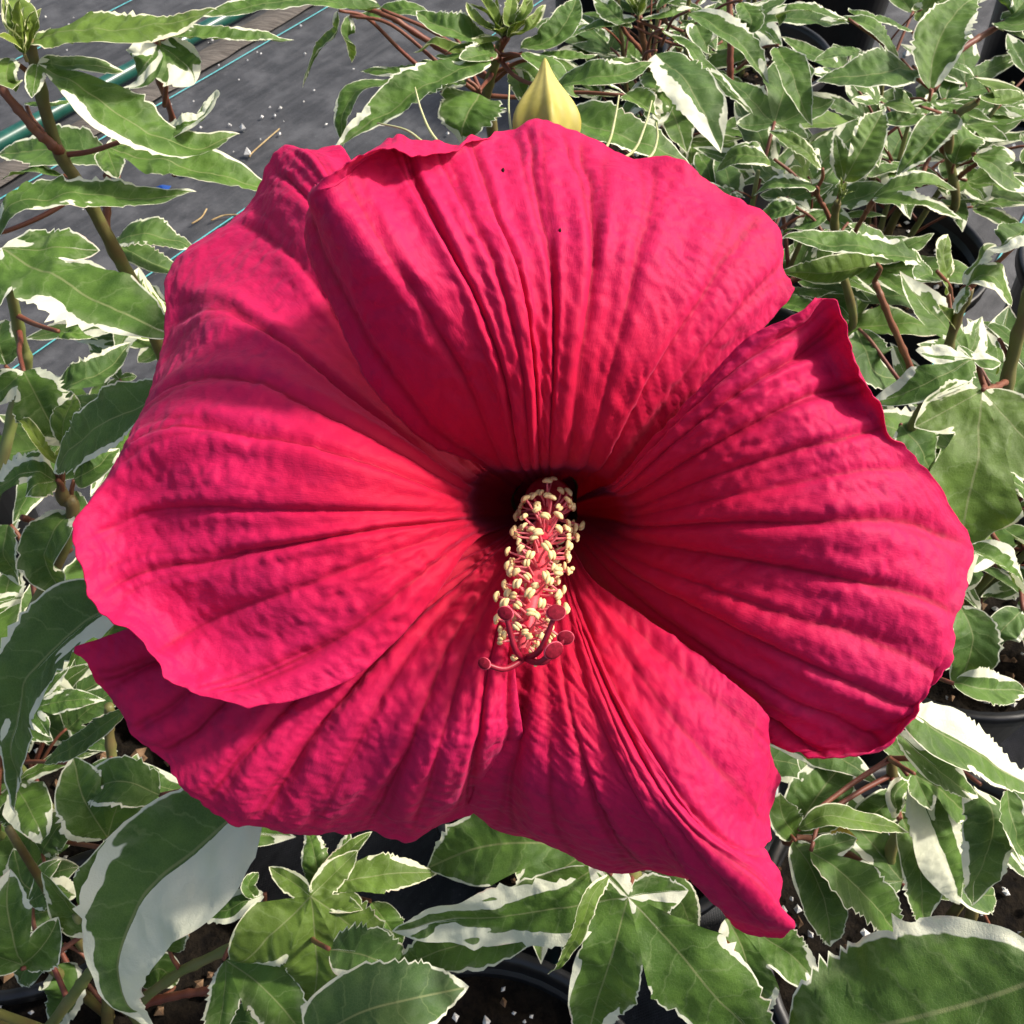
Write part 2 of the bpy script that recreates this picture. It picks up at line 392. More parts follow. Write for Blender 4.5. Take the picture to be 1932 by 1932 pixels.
def leaf3d(spine, nhint, lobes, seed, fold=.25, rug=1.0, wave=1.0, cup=0.0, res=1.0, roll=0.0, teeth=1.0):
    """spine: (k,3) world points along the main rib"""
    S = catmull(spine, 60); seg = np.linalg.norm(np.diff(S, axis=0), axis=1); cum = np.r_[0, np.cumsum(seg)]; L = cum[-1]
    T = norm(np.gradient(S, axis=0)); nh = norm(np.asarray(nhint, float))
    V2, F, A = leaf2d([(a, l, w/L if w > 0 else 0, p) for a, l, w, p in lobes], seed, res, teeth)
    x = V2[:, 0]*L; y = V2[:, 1]*L
    xc = np.clip(x, 0, L)
    C = np.stack([np.interp(xc, cum, S[:, i]) for i in range(3)], 1); TT = norm(np.stack([np.interp(xc, cum, T[:, i]) for i in range(3)], 1))
    C = C+(x-xc)[:, None]*TT
    if roll: # roll the normal along the length
        ra = roll*xc/L; c, s_ = np.cos(ra)[:, None], np.sin(ra)[:, None]; bb = np.cross(nh, TT); nh = nh*c+bb*s_
    B = norm(np.cross(np.broadcast_to(nh, TT.shape), TT)); Nn = np.cross(TT, B)
    fq = min(1.0, .012/max(l[2] for l in lobes))**.75; q = A['q']*L*fq; yv = A['yv']; hw = A['hw']*L; ay = A['ay']*L
    z = fold*ay-cup*ay**2/np.maximum(hw, 1e-4)
    yn = A['yn']; mg = A['marg']; mw = (ay/np.maximum(yn, 1e-6)).max()
    z = z+rug*.0011*(np.abs(np.sin(np.pi*(q*150.0+.5+.7*vnoise(x*120, y*120, s=seed+2))))-.5)*np.clip(yn*4, 0, 1)*np.clip(mg*4, .15, 1)*(.6+.8*vnoise(x*90, y*90, s=seed+3))
    z = z+wave*.22*mw*np.clip(1-mg*1.15, 0, 1)**2*fbm(x*24+seed*1.7, y*24+seed, s=seed)
    z = z+.0016*fbm(x*60, y*60, s=seed+5)+.12*mw*vnoise(x*18, y*18, s=seed+9)
    W = C+y[:, None]*B+z[:, None]*Nn
    at = {'q': q, 'yv': yv, 'sid': A['sid'], 'hw': hw, 'marg': A['marg']}
    return W, F, at
UPV = np.array([0, 0, 1.0])
class Plant:
    def __init__(s, base, label, group=None, name='hibiscus_plant'):
        s.o = np.array(base, float); e = bpy.data.objects.new(name, None); COL.objects.link(e); e.location = tuple(s.o)
        s.e = tag(e, label, 'plant', group); s.pts = []; s.n = 0
    def stem(s, pts, r0=.004, r1=.002, m='stem', root=False):
        pts = [np.asarray(p, float) for p in pts]
        if root: pts = [s.o+np.array([0, 0, -.03])]+pts
        c = catmull(pts, 8*len(pts)); c = c+.0004*np.stack([vnoise(np.arange(len(c))*.35, c[:, 0]*0+k*5+len(s.pts)) for k in range(3)], 1)
        t = np.linspace(0, 1, len(c)); rad = r0+(r1-r0)*t+.0006*np.exp(-((t*7 % 1)-.5)**2*60)
        V, F = tube(c, rad, 10); obj('stem', new_mesh('stem', V-s.o, F, M[m]), s.e)
        s.pts += list(c)
    def leaf(s, spine, lobes, nhint=None, cream=.35, half=0., tone=0., seed=None, pet='petiole', petr=.0010, attach=None, maxpet=.10, **kw):
        seed = seed if seed is not None else int(rng.integers(1, 9999)); s.n += 1
        spine = np.asarray(spine, float)
        if nhint is None: nhint = UPV
        W, F, at = leaf3d(spine, nhint, lobes, seed, **kw)
        b = spine[0]; lf = obj('leaf', new_mesh('leaf', W-b, F, M['leaf'], attrs=at), s.e, b-s.o)
        lf['half'] = float(half); lf['cream'] = float(cream); lf['tone'] = float(tone)
        s.petiole(lf, b, spine, pet, petr, attach, maxpet); return lf
    def petiole(s, lf, b, spine, pet='petiole', petr=.0010, attach=None, maxpet=.10):
        if attach is None and s.pts:
            Q = np.array(s.pts); dd = np.linalg.norm(Q-b, axis=1)+.6*np.maximum(0, Q[:, 2]-b[2]+.012)*3
            attach = Q[dd.argmin()]
        if attach is None: return
        a = np.asarray(attach, float); L = np.linalg.norm(a-b); t0 = norm(spine[0]-spine[1])
        if L > maxpet: a = b+norm(.5*t0+.7*norm(a-b)+.55*F_-.5*UPV)*maxpet*.75; L = maxpet*.75
        back = norm(F_-.6*UPV)
        mid = b+.28*(a-b)+t0*.10*L+back*.02*L
        mid2 = b+.66*(a-b)+t0*.06*L+back*.05*L
        c = catmull([b, mid, mid2, a], 16)
        V, F = tube(c, np.linspace(petr, petr*1.5, 16), 8); obj('petiole', new_mesh('petiole', V-b, F, M[pet]), lf)
# ------------------------------------------------------------------ flower
D0 = .285
def petal_surface(rays, ns, nt):
    R = [catmull(np.array(r, float), nt, np.linspace(0, 1, nt)) for r in rays]
    R = np.array(R)                                            # rays, nt, 3
    out = np.stack([catmull(R[:, j, :], ns) for j in range(nt)], 1)  # ns, nt, 3
    return out
def smooth_grid(G, it):
    for _ in range(it):
        H = G.copy()
        H[1:-1] = .25*G[:-2]+.5*G[1:-1]+.25*G[2:]; G = H.copy()
        G[:, 1:-1] = .25*H[:, :-2]+.5*H[:, 1:-1]+.25*H[:, 2:]
    return G
def make_petal(parent, rays, veins, seed, forg, ns=230, nt=210, crease=1.0, lift=None, lw=(0, 0, .4, .8, 1, 1, 1, 1), bil=1.0):
    def throat(r):
        u1, v1 = r[1][:2]; f = float(np.interp(v1, [990, 1090], [.72, .26]))
        return [(1038+(r[0][0]-1038)*.15, 962+(r[0][1]-962)*.15, -8.2), (1038+(u1-1038)*f, 958+(v1-958)*f, -5.6)]+[tuple(q) for q in r[1:]]
    if lift is not None:      # raise or sink the outer part of single rays (cm)
        rays = [[(p[0], p[1], p[2]+lift[i]*w) for p, w in zip(r, lw)] for i, r in enumerate(rays)]
    rays = [throat(r) for r in rays]
    g = petal_surface(rays, ns, nt); g = smooth_grid(g, 10)
    u, v, zc = g[..., 0], g[..., 1], g[..., 2]
    d = D0-zc*.01
    W = CAM+d[..., None]*(F_+((u-966)/FV)[..., None]*R_+((966-v)/FV)[..., None]*U_)
    du = np.gradient(W, axis=0); dv = np.gradient(W, axis=1); Nn = norm(np.cross(du, dv))
    view = norm(CAM-W); Nn = Nn*np.sign((Nn*view).sum(-1).mean())
    s = np.linspace(0, 1, ns)[:, None]*np.ones((1, nt)); t = np.ones((ns, 1))*np.linspace(0, 1, nt)[None]
    # width of the petal in metres at each t, so creases keep their width
    wid = np.linalg.norm(du, axis=2).sum(0)[None, :]*np.ones((ns, 1))
    wob = .010*vnoise(t*3.2, s*9+seed, s=seed)+.004*vnoise(t*11, s*22, s=seed+1)
    disp = np.zeros_like(s); vein = np.zeros_like(s)
    r0 = np.random.default_rng(seed)
    allv = []
    for k, sv in enumerate(veins):
        fork = r0.uniform(.30, .55); am = r0.uniform(.55, 1.25)
        c = sv+(s*0)+wob; allv.append((c, np.clip((t-.05)*2.6, 0, 1), am))
        for sg in (-1, 1):
            if r0.random() < .75:
                allv.append((sv+wob+sg*r0.uniform(.018, .034)*np.clip((t-fork)/(1-fork), 0, 1)**.8, np.clip((t-fork)*6, 0, 1), am*r0.uniform(.25, .7)))
    for c, env, am in allv:
        dist = (s-c)*wid
        e = env*np.clip((1.0-t)*7, .10, 1)
        wv = .0007+.0015*t
        disp += -.0011*crease*am*e*np.exp(-(dist/wv)**2)+.0006*crease*am*e*(np.exp(-((dist-2.4*wv)/(1.6*wv))**2)+np.exp(-((dist+2.4*wv)/(1.6*wv))**2))
        vein = np.maximum(vein, e*min(am, 1)*np.exp(-(dist/(wv*.42))**2))
    X = W*100
    # soft billows running outwards, fine cross wrinkles near the middle, crumpled rim
    billow = fbm(s*8+seed, t*2.6, s=seed+2, o=2); disp += .0030*bil*billow*np.clip(t*2.2-.2, 0, 1)
    cross = vnoise(s*wid*420+seed, t*58+.6*vnoise(s*30, t*9, s=seed), s=seed+4)+.6*vnoise(s*wid*650, t*85, s=seed+5)
    disp += .00046*cross*np.exp(-((t-.36)/.24)**2)*np.clip((t-.1)*6, 0, 1)*(.35+.65*np.clip(vnoise(s*6, t*5, s=seed+8)+.6, 0, 1))
    cr = 1-np.abs(fbm(X[..., 0]*1.1, X[..., 1]*1.1, X[..., 2]*1.1, s=seed+6, o=3)); disp += .0005*(cr-.6)*np.clip(t*2-.5, 0, 1)
    disp += .00034*fbm(X[..., 0]*4, X[..., 1]*4, X[..., 2]*4, s=seed+7, o=2)*np.clip(t*3-.4, 0, 1)
    W = W+Nn*disp[..., None]
    # uneven, slightly frayed rim
    rim = np.clip((t-.90)/.10, 0, 1)**2
    W = W+(rim*(.0016*vnoise(s*26, t*0+seed, s=seed)+.0007*vnoise(s*80, t*0, s=seed+3)))[..., None]*norm(dv)+(rim*.0016*vnoise(s*14, t*0+2, s=seed+11))[..., None]*Nn
    me = new_mesh('petal', W.reshape(-1, 3)-forg, grid_faces(ns, nt), M['petal'], attrs={'s': s.ravel()+seed, 't': t.ravel(), 'vein': vein.ravel()})
    o = obj('petal', me, parent)
    so = o.modifiers.new('thickness', 'SOLIDIFY'); so.thickness = .00035; so.offset = 0
    return o, W
PETAL_POINTS = []
def flower(plant):
    forg = P(1030, 945, D0+.068)
    # calyx cup behind the throat carries the petals
    ax = norm(P(1035, 950, D0+.03)-forg); a1 = norm(np.cross(ax, UPV)); a2 = np.cross(ax, a1)
    V = []; prof = [(-.030, .0032), (-.022, .0038), (-.018, .008), (-.010, .0100), (-.004, .0105), (.001, .0110), (.004, .0115)]
    seg = 40
    for x, r in prof:
        for k in range(seg):
            a = 2*math.pi*k/seg; rr = r*(1+.07*math.cos(5*a)*(x > -.02)); xx = x+(.010*max(0, math.cos(5*a)) if x > .003 else 0)
            V.append(ax*xx+a1*rr*math.cos(a)+a2*rr*math.sin(a))
    fl = obj('flower', new_mesh('flower', V, grid_faces(len(prof), seg, wrap=True), M['calyx']), plant.e, forg-plant.o)
    tag(fl, 'huge open crimson flower with five ruffled overlapping petals')
    top = [
     [(1000,965,-6),(900,877,-3.2),(800,828,-2.3),(690,712,-1.9),(632,570,-1.8),(598,470,-1.6),(590,400,-1.4),(594,350,-1.0)],
     [(1005,962,-6),(930,868,-2.5),(850,735,-.4),(750,585,.5),(690,500,.9),(640,420,1.0),(612,370,.9),(601,342,1.0)],
     [(1015,958,-6),(962,866,-1.9),(915,700,.2),(850,545,.7),(780,440,.6),(730,355,-.1),(705,290,-.2),(690,318,1.0)],
     [(1022,956,-6),(985,865,-1.6),(960,700,.4),(905,530,.8),(850,410,.5),(805,330,-.3),(785,262,-.5),(775,304,.8)],
     [(1030,955,-6),(1010,864,-1.5),(1000,690,.5),(970,510,.9),(925,400,.4),(890,330,-.4),(868,276,-1.0),(858,284,-.2)],
     [(1040,955,-6),(1030,862,-1.4),(1030,690,.5),(1020,510,.8),(990,400,.2),(965,315,-.8),(955,262,-1.7),(950,236,-2.2)],
     [(1048,955,-6),(1050,862,-1.4),(1065,680,.6),(1080,490,.7),(1075,390,.1),(1060,305,-.8),(1050,255,-1.7),(1045,223,-2.3)],
     [(1060,955,-6),(1100,865,-1.5),(1135,690,.4),(1170,510,.5),(1185,415,-.1),(1195,345,-1),(1200,310,-1.8),(1202,286,-2.4)],
     [(1072,957,-6),(1135,868,-1.7),(1200,710,.1),(1270,550,.2),(1300,460,-.3),(1320,400,-1),(1332,365,-1.6),(1338,342,-2.1)],
     [(1080,959,-6),(1155,876,-2.1),(1240,745,-.5),(1340,610,-.3),(1400,530,-.6),(1440,480,-1.1),(1462,455,-1.6),(1476,442,-2.0)],
     [(1085,961,-6),(1190,918,-3.2),(1285,805,-1.9),(1370,690,-1.2),(1430,640,-1.3),(1465,600,-1.5),(1482,575,-1.7),(1490,550,-1.9)]]
    right = [
     [(1085,965,-6),(1160,908,-2.0),(1240,815,-.7),(1330,715,0),(1410,640,.3),(1480,590,.6),(1520,568,.8),(1548,560,1.0)],
     [(1088,968,-6),(1170,915,-1.9),(1270,820,-.2),(1380,725,.5),(1460,670,.5),(1520,630,.1),(1552,600,.4),(1572,585,1.0)],
     [(1092,972,-6),(1190,925,-1.9),(1310,840,.1),(1440,760,.7),(1520,720,.5),(1570,705,-.1),(1600,690,.2),(1622,675,.9)],
     [(1096,977,-6),(1205,945,-2.0),(1345,880,.1),(1500,820,.7),(1570,800,.6),(1620,785,.1),(1645,778,.2),(1665,772,.7)],
     [(1098,983,-6),(1212,970,-2.1),(1360,935,.1),(1530,895,.7),(1610,880,.6),(1665,872,.3),(1690,868,0),(1706,864,-.2)],
     [(1098,990,-6),(1215,995,-2.2),(1370,990,-.1),(1560,985,.7),(1670,985,.5),(1745,990,0),(1790,1003,-.5),(1828,1022,-1.0)],
     [(1096,998,-6),(1208,1022,-2.3),(1370,1055,-.3),(1560,1085,.6),(1670,1105,.5),(1745,1125,.3),(1785,1140,.1),(1812,1150,-.1)],
     [(1092,1008,-6),(1195,1055,-2.6),(1360,1120,-.6),(1545,1190,.4),(1650,1230,.4),(1725,1255,.2),(1765,1268,.2),(1790,1272,.5)],
     [(1088,1015,-6),(1180,1080,-2.9),(1345,1175,-1.1),(1520,1265,.0),(1615,1310,.2),(1680,1340,.0),(1712,1352,0),(1732,1356,.5)],
     [(1082,1022,-6),(1165,1102,-3.2),(1310,1215,-1.9),(1460,1320,-.8),(1540,1370,-.5),(1595,1397,-.5),(1620,1408,-.3),(1638,1412,.3)],
     [(1076,1030,-6),(1105,1110,-4.2),(1260,1255,-3.1),(1390,1345,-1.9),(1450,1390,-1.6),(1495,1420,-1.2),(1515,1430,-.9),(1530,1434,-.4)]]
    bottom = [
     [(1072,1012,-6),(1108,1082,-2.7),(1215,1165,-1.6),(1330,1240,-.8),(1385,1290,-.5),(1425,1340,-.5),(1442,1372,-.7),(1452,1398,-1.0)],
     [(1066,1018,-6),(1110,1105,-2.4),(1210,1215,-.9),(1315,1325,.2),(1375,1385,.3),(1420,1430,.0),(1445,1455,-.5),(1460,1470,-1.2)],
     [(1060,1024,-6),(1102,1125,-2.2),(1190,1265,-.4),(1285,1400,.7),(1345,1475,.7),(1395,1530,.4),(1430,1562,-.2),(1448,1575,-1.1)],
     [(1055,1028,-6),(1092,1138,-2.1),(1165,1295,-.1),(1255,1450,1.0),(1315,1530,1.1),(1375,1580,1.0),(1420,1600,.6),(1444,1608,-.1)],
     [(1052,1029,-6),(1087,1140,-2.1),(1155,1304,0),(1243,1466,1.0),(1308,1550,1.2),(1382,1612,1.2),(1440,1652,.9),(1478,1684,.3)],
     [(1050,1030,-6),(1082,1143,-2.1),(1145,1312,0),(1230,1480,1.0),(1300,1570,1.2),(1385,1640,1.3),(1450,1695,1.3),(1499,1742,.9)],
     [(1048,1030,-6),(1078,1144,-2.1),(1135,1316,0),(1215,1486,.9),(1285,1576,1.0),(1365,1662,1.0),(1425,1725,.9),(1462,1762,.6)],
     [(1045,1030,-6),(1070,1146,-2.1),(1120,1320,0),(1195,1490,.8),(1260,1580,.6),(1320,1655,.2),(1365,1700,.0),(1398,1724,-.1)],
     [(1040,1030,-6),(1058,1146,-2.1),(1095,1322,0),(1150,1480,.5),(1205,1560,.1),(1270,1615,-.5),(1320,1640,-.8),(1360,1660,-.9)],
     [(1034,1030,-6),(1045,1145,-2.2),(1068,1320,-.1),(1105,1460,.3),(1145,1535,-.2),(1190,1590,-.9),(1220,1622,-1.5),(1245,1642,-2.0)],
     [(1028,1030,-6),(1025,1140,-2.3),(1035,1310,-.3),(1045,1430,0),(1060,1505,-.5),(1080,1565,-1.3),(1098,1605,-2.0),(1110,1630,-2.5)],
     [(1020,1028,-6),(1000,1130,-2.5),(988,1290,-.8),(980,1395,-.5),(975,1460,-.9),(972,1515,-1.7),(970,1550,-2.3),(970,1575,-2.8)],
     [(1010,1020,-6),(980,1120,-3.0),(950,1270,-1.7),(930,1370,-1.5),(912,1440,-1.7),(895,1490,-2.3),(882,1520,-2.7),(872,1541,-3.0)]]
    bleft = [
     [(1015,1024,-6),(985,1110,-2.2),(970,1220,-.7),(976,1310,-.2),(985,1365,0),(990,1405,-.1),(980,1440,-.5),(965,1470,-1.0)],
     [(1008,1022,-6),(970,1105,-2.2),(938,1225,-.6),(920,1345,.1),(912,1410,.1),(905,1465,-.4),(897,1505,-1.1),(888,1537,-1.9)],
     [(1000,1018,-6),(950,1095,-2.2),(890,1230,-.6),(850,1365,.1),(830,1430,.1),(812,1490,-.5),(797,1535,-1.2),(782,1568,-2.0)],
     [(992,1014,-6),(930,1085,-2.3),(842,1205,-.8),(770,1345,-.1),(735,1430,-.1),(705,1500,-.5),(682,1548,-1.1),(665,1580,-1.8)],
     [(985,1008,-6),(910,1073,-2.5),(790,1185,-1.1),(680,1325,-.4),(630,1410,-.4),(590,1485,-.5),(560,1535,-.9),(538,1567,-1.5)],
     [(980,1002,-6),(895,1062,-2.7),(740,1165,-1.5),(590,1300,-.9),(520,1380,-.7),(465,1450,-.7),(425,1500,-.9),(398,1523,-1.3)],
     [(976,996,-6),(882,1052,-3),(695,1135,-2.1),(510,1255,-1.6),(425,1330,-1.3),(360,1390,-1.2),(315,1425,-1.3),(288,1432,-1.5)],
     [(973,991,-6),(858,1020,-3.6),(665,1110,-2.6),(450,1205,-2.2),(350,1265,-2.0),(275,1310,-1.9),(235,1330,-1.9),(208,1330,-2.0)],
     [(970,985,-6),(850,985,-4.2),(640,1085,-3.0),(410,1140,-2.8),(310,1170,-2.6),(230,1195,-2.4),(180,1212,-2.3),(150,1220,-2.2)]]
    left = [
     [(975,990,-6),(882,1030,-2.3),(805,1135,-.9),(705,1245,-.4),(640,1290,-.2),(570,1318,0),(520,1328,.1),(480,1332,.2)],
     [(972,985,-6),(872,1017,-2.1),(770,1090,-.5),(640,1175,-.1),(550,1220,-.1),(460,1262,0),(400,1290,.2),(355,1310,.5)],
     [(968,980,-6),(866,1002,-2),(735,1052,-.3),(575,1112,0),(470,1145,-.2),(375,1185,-.4),(320,1220,.0),(283,1252,.7)],
     [(965,975,-6),(862,987,-2),(712,1012,-.2),(530,1050,.1),(420,1070,-.2),(310,1095,-.6),(240,1125,-.3),(190,1165,.6)],
     [(962,970,-6),(857,970,-1.9),(692,972,-.1),(500,985,.1),(385,990,-.2),(270,1005,-.7),(195,1030,-.4),(150,1055,.5)],
     [(960,966,-6),(855,957,-2),(690,935,-.1),(495,915,.1),(385,910,0),(285,915,-.4),(210,940,-.5),(152,965,.1)],
     [(960,961,-6),(855,940,-2.1),(695,890,-.3),(515,840,.0),(415,820,0),(325,820,-.3),(258,850,-.7),(208,882,-.9)],
     [(961,957,-6),(858,922,-2.4),(705,842,-1.0),(540,765,-.8),(445,730,-.9),(365,725,-1.5),(305,752,-2.1),(262,800,-2.7)],
     [(963,953,-6),(862,905,-2.9),(714,800,-2.0),(560,695,-2.0),(470,640,-2.2),(400,615,-2.5),(345,630,-3.4),(305,660,-4.0)],
     [(966,949,-6),(868,892,-3.4),(724,765,-2.9),(590,630,-3.0),(510,555,-3.2),(435,505,-4.0),(375,495,-4.6),(335,510,-5.2)],
     [(970,945,-6),(876,880,-3.9),(738,735,-3.6),(625,580,-3.6),(560,490,-3.7),(510,445,-4.5),(468,428,-5.0),(440,432,-5.6)],
     [(975,942,-6),(890,870,-4.3),(770,700,-4.1),(680,530,-4.1),(630,430,-4.1),(575,370,-4.9),(540,335,-5.3),(516,312,-5.7)],
     [(978,941,-6),(898,866,-4.5),(795,687,-4.4),(715,518,-4.4),(668,425,-4.4),(620,345,-4.8),(585,292,-5.2),(552,264,-5.7)],
     [(985,940,-6),(910,860,-4.8),(830,670,-4.9),(770,500,-4.8),(735,415,-4.7),(690,340,-5.2),(660,290,-5.5),(640,264,-5.8)]]
    def vp(n, s): 
        r = np.random.default_rng(s); return (np.arange(n)+.5+r.uniform(-.22, .22, n))/n
    LT = (.6, 1.3, 1.2, .9, .6, .3, .1, 0, 0, 0, 0); LL = (0, 0, 0, 0, 0, 0, -.2, -.9, -1.8, -2.5, -2.6, -2.4, -2.2, -2.0)
    LB = (0, 0, 0, 0, 0, 0, -.4, -.7, -1.1, -1.5, -1.6, -1.5, -1.3); LC = (-1.0, -1.2, -1.1, -.8, -.4, -.1, 0, 0, 0)
    OUT = (0, 0, .15, .4, .7, 1, 1.3, 1.5); RIM = (0, 0, 0, 0, .15, .6, 1.2, 1.7)
    for rays, n, sd_, cr, lf, lw, bl in ((top, 10, 3, 1.2, LT, (0, 0, .4, .8, 1, 1, 1, 1), 1), (right, 11, 14, 1.35, None, OUT, 1), (bottom, 9, 25, .62, LB, RIM, 1), (bleft, 10, 36, 1.05, LC, RIM, 1), (left, 10, 47, 1.4, LL, OUT, 1.5)):
        assert lf is None or len(lf) == len(rays)
        _, pw = make_petal(fl, rays, vp(n, sd_), sd_, forg, crease=cr, lift=lf, lw=lw, bil=bl)
        if rays is top: PETAL_POINTS.extend(pw[::3, ::3].reshape(-1, 3))
    # staminal column
    c0, c1, c2, c3 = P(1035, 945, D0+.056), P(1030, 985, D0+.030), P(1012, 1090, D0+.002), P(985, 1232, D0-.014)
    C = catmull([c0, c1, c2, c3], 60); rad = np.interp(np.linspace(0, 1, 60), [0, .15, .3, .9, 1], [.0085, .0050, .0030, .0022, .0016])
    V, F = tube(C, rad, 16); obj('staminal_column', new_mesh('staminal_column', V-forg, F, M['column']), fl)
    # stamens: filament and two-lobed anther, a few shared meshes
    protos = []
    for k in range(6):
        r0 = np.random.default_rng(90+k); L = r0.uniform(.0054, .0084); bend = r0.uniform(-.0016, .0016)
        pts = np.array([(0, 0, -.001), (bend*.3, 0, L*.4), (bend, bend*.4, L*.8), (bend*1.4, bend, L)]); c = catmull(pts, 9)
        V, F = tube(c, np.linspace(.00042, .00028, 9), 6); V = list(V); mi = [0]*len(F)
        tip = c[-1]; rot = r0.uniform(0, 3.1); cr_, sr = math.cos(rot), math.sin(rot)
        for sg in (-1, 1):                      # kidney shaped halves
            off = len(V); nu, nv = 9, 10
            for i in range(nu):
                al = math.pi*(i/(nu-1)); 
                for j in range(nv):
                    be = 2*math.pi*j/nv
                    x = .00070*math.sin(al)*math.cos(be)+sg*.00052; y = .00150*math.cos(al); zz = .00072*math.sin(al)*math.sin(be)-.00032*(y/.00150)**2+.0002
                    V.append(tip+np.array([x*cr_-y*sr, x*sr+y*cr_, zz]))
            ff = grid_faces(nu, nv, off, True); F += ff; mi += [1]*len(ff)
        protos.append(new_mesh('stamen', V, F, [M['filament'], M['anther']], mat_idx=mi))
    Tn = norm(np.gradient(C, axis=0)); k = 0
    for i in range(160):
        f = .20+.77*((i+.5)/160)**.95; idx = int(f*59); a = i*2.39996+rng.uniform(-.3, .3)
        n1 = norm(np.cross(Tn[idx], UPV)); n2 = np.cross(Tn[idx], n1)
        dr = norm(n1*math.cos(a)+n2*math.sin(a)+Tn[idx]*rng.uniform(-.35, .45))
        o = obj('stamen', protos[i % 6], fl, C[idx]+dr*rad[idx]*.8-forg)
        q = Vector(dr).to_track_quat('Z', 'Y'); o.rotation_mode = 'QUATERNION'; o.rotation_quaternion = q
        sc = rng.uniform(.82, 1.12)*(1 if f < .9 else .85); o.scale = (sc, sc, sc)
    # five styles with disc stigmas
    hub0, hub = C[-2], P(990, 1240, D0-.018)
    for (u, v, dz, rr) in ((954,1157,-.026,.0023),(1049,1156,-.026,.0027),(1067,1203,-.020,.0024),(1044,1227,-.026,.0029),(914,1252,-.026,.0019)):
        e = P(u, v, D0+dz); mid = .5*(hub+e)+camvec(0, -.0035 if v < 1220 else -.002, .0015)
        c = catmull([hub0, hub, mid, e], 20); V, F = tube(c, np.linspace(.0011, .0007, 20), 8); V = list(V); mi = [0]*len(F)
        T = norm(c[-1]-c[-3]); ax = norm(.45*T+norm(CAM-e)+rng.normal(0, .25, 3)); b1 = norm(np.cross(ax, UPV)); b2 = np.cross(ax, b1)
        prof = [(-.0008, .25, 2), (-.0005, .8, 2), (0, 1.0, 2), (.0004, .92, 2), (.0006, .72, 1), (.0007, .4, 1), (.0008, .02, 1)]; off = len(V); sg = 18
        for z, r, _ in prof:
            for k2 in range(sg):
                a = 2*math.pi*k2/sg; V.append(e+ax*z+rr*r*(b1*math.cos(a)+b2*math.sin(a)*.82))
        ff = grid_faces(len(prof), sg, off, True); F += ff
        for i in range(len(prof)-1): mi += [prof[i+1][2]]*sg
        obj('style', new_mesh('style', np.array(V)-forg, F, [M['style'], M['stigma'], M['stigma_rim']], mat_idx=mi), fl)
    return fl, forg
# ------------------------------------------------------------------ plants
def hl(pl, mid, d, w, lobes=(), n=None, pt=.95, jn=.16, **kw):
    """a leaf read off the photograph: main rib points, distances along the view axis, half width (all in the 1932 grid)"""
    d0, d1 = d if isinstance(d, (tuple, list)) else (d, d+.02)
    k = len(mid); ds = np.linspace(d0, d1, k); dm = .5*(d0+d1)
    if k > 2: ds = ds-.010*np.sin(np.linspace(0, math.pi, k))
    sp_ = [P(u, v, q) for (u, v), q in zip(mid, ds)]
    L = np.linalg.norm(np.diff(catmull(sp_, 60), axis=0), axis=1).sum()
    px = dm/FV
    lb = [(0, 1.0, w*px, pt)]+[(a, l, ww*px, .85) for a, l, ww in lobes]
    nh = camvec(*(n if n else (rng.normal(0, jn), .55+rng.normal(0, jn), .80)))
    return pl.leaf(sp_, lb, nh, **kw)
def rosette(pl, u, v, d, nlf=9, size=60, tone=.75, up=(0, 1)):
    """tuft of narrow unopened leaves at a shoot tip"""
    b = P(u, v, d)
    for i in range(nlf):
        a = rng.uniform(-1.25, 1.25); L = size*rng.uniform(.45, 1.0)*d/FV; lean = rng.uniform(.15, .8)
        dr = norm(UPV*(1.0-lean*.5)+lean*(math.sin(a*2.4)*R_+math.cos(a*2.4)*np.array([0, 1, 0])))
        m = b+dr*L*.5+UPV*L*.05; e = b+dr*L-UPV*L*.05*lean
        pl.leaf([b, m, e], [(0, 1, L*rng.uniform(.09, .17), .9)], norm(np.cross(dr, np.cross(UPV+.01, dr))+rng.normal(0, .3, 3)), cream=rng.uniform(.3, .8), tone=tone*rng.uniform(.5, 1.1), res=.45, attach=b-UPV*.004, petr=.0006, pet='petiole_g', fold=.6)
MAIN = 'variegated hibiscus plant bearing the one open crimson flower'
GRP = 'hibiscus plants without flowers'
GL = 'leafy variegated hibiscus plant standing flowerless in the outer rows of pots'
p0 = Plant((.06, .29, .196), MAIN)
fl, forg = flower(p0)
p0.stem([(.055, .30, .32), (.045, .30, .44), tuple(forg+np.array([.012, .035, -.045])), tuple(forg+camvec(0, .01, -.03)), tuple(forg+camvec(0, .002, -.022))], .0048, .0030, 'stem', True)
p0.stem([(.075, .26, .30), P(1196, 1760, .47), P(1190, 1690, .42), P(1186, 1640, .405), P(1170, 1560, .40)], .0042, .0022, 'stem')
p0.stem([(.085, .27, .30), P(1262, 1740, .48), P(1275, 1690, .46), P(1292, 1630, .44), P(1300, 1560, .42)], .0032, .0020, 'petiole')
p0.stem([(.045, .30, .42), P(1075, 420, .41), P(1055, 330, .375), P(1040, 275, .355)], .0030, .0026, 'stem_green')

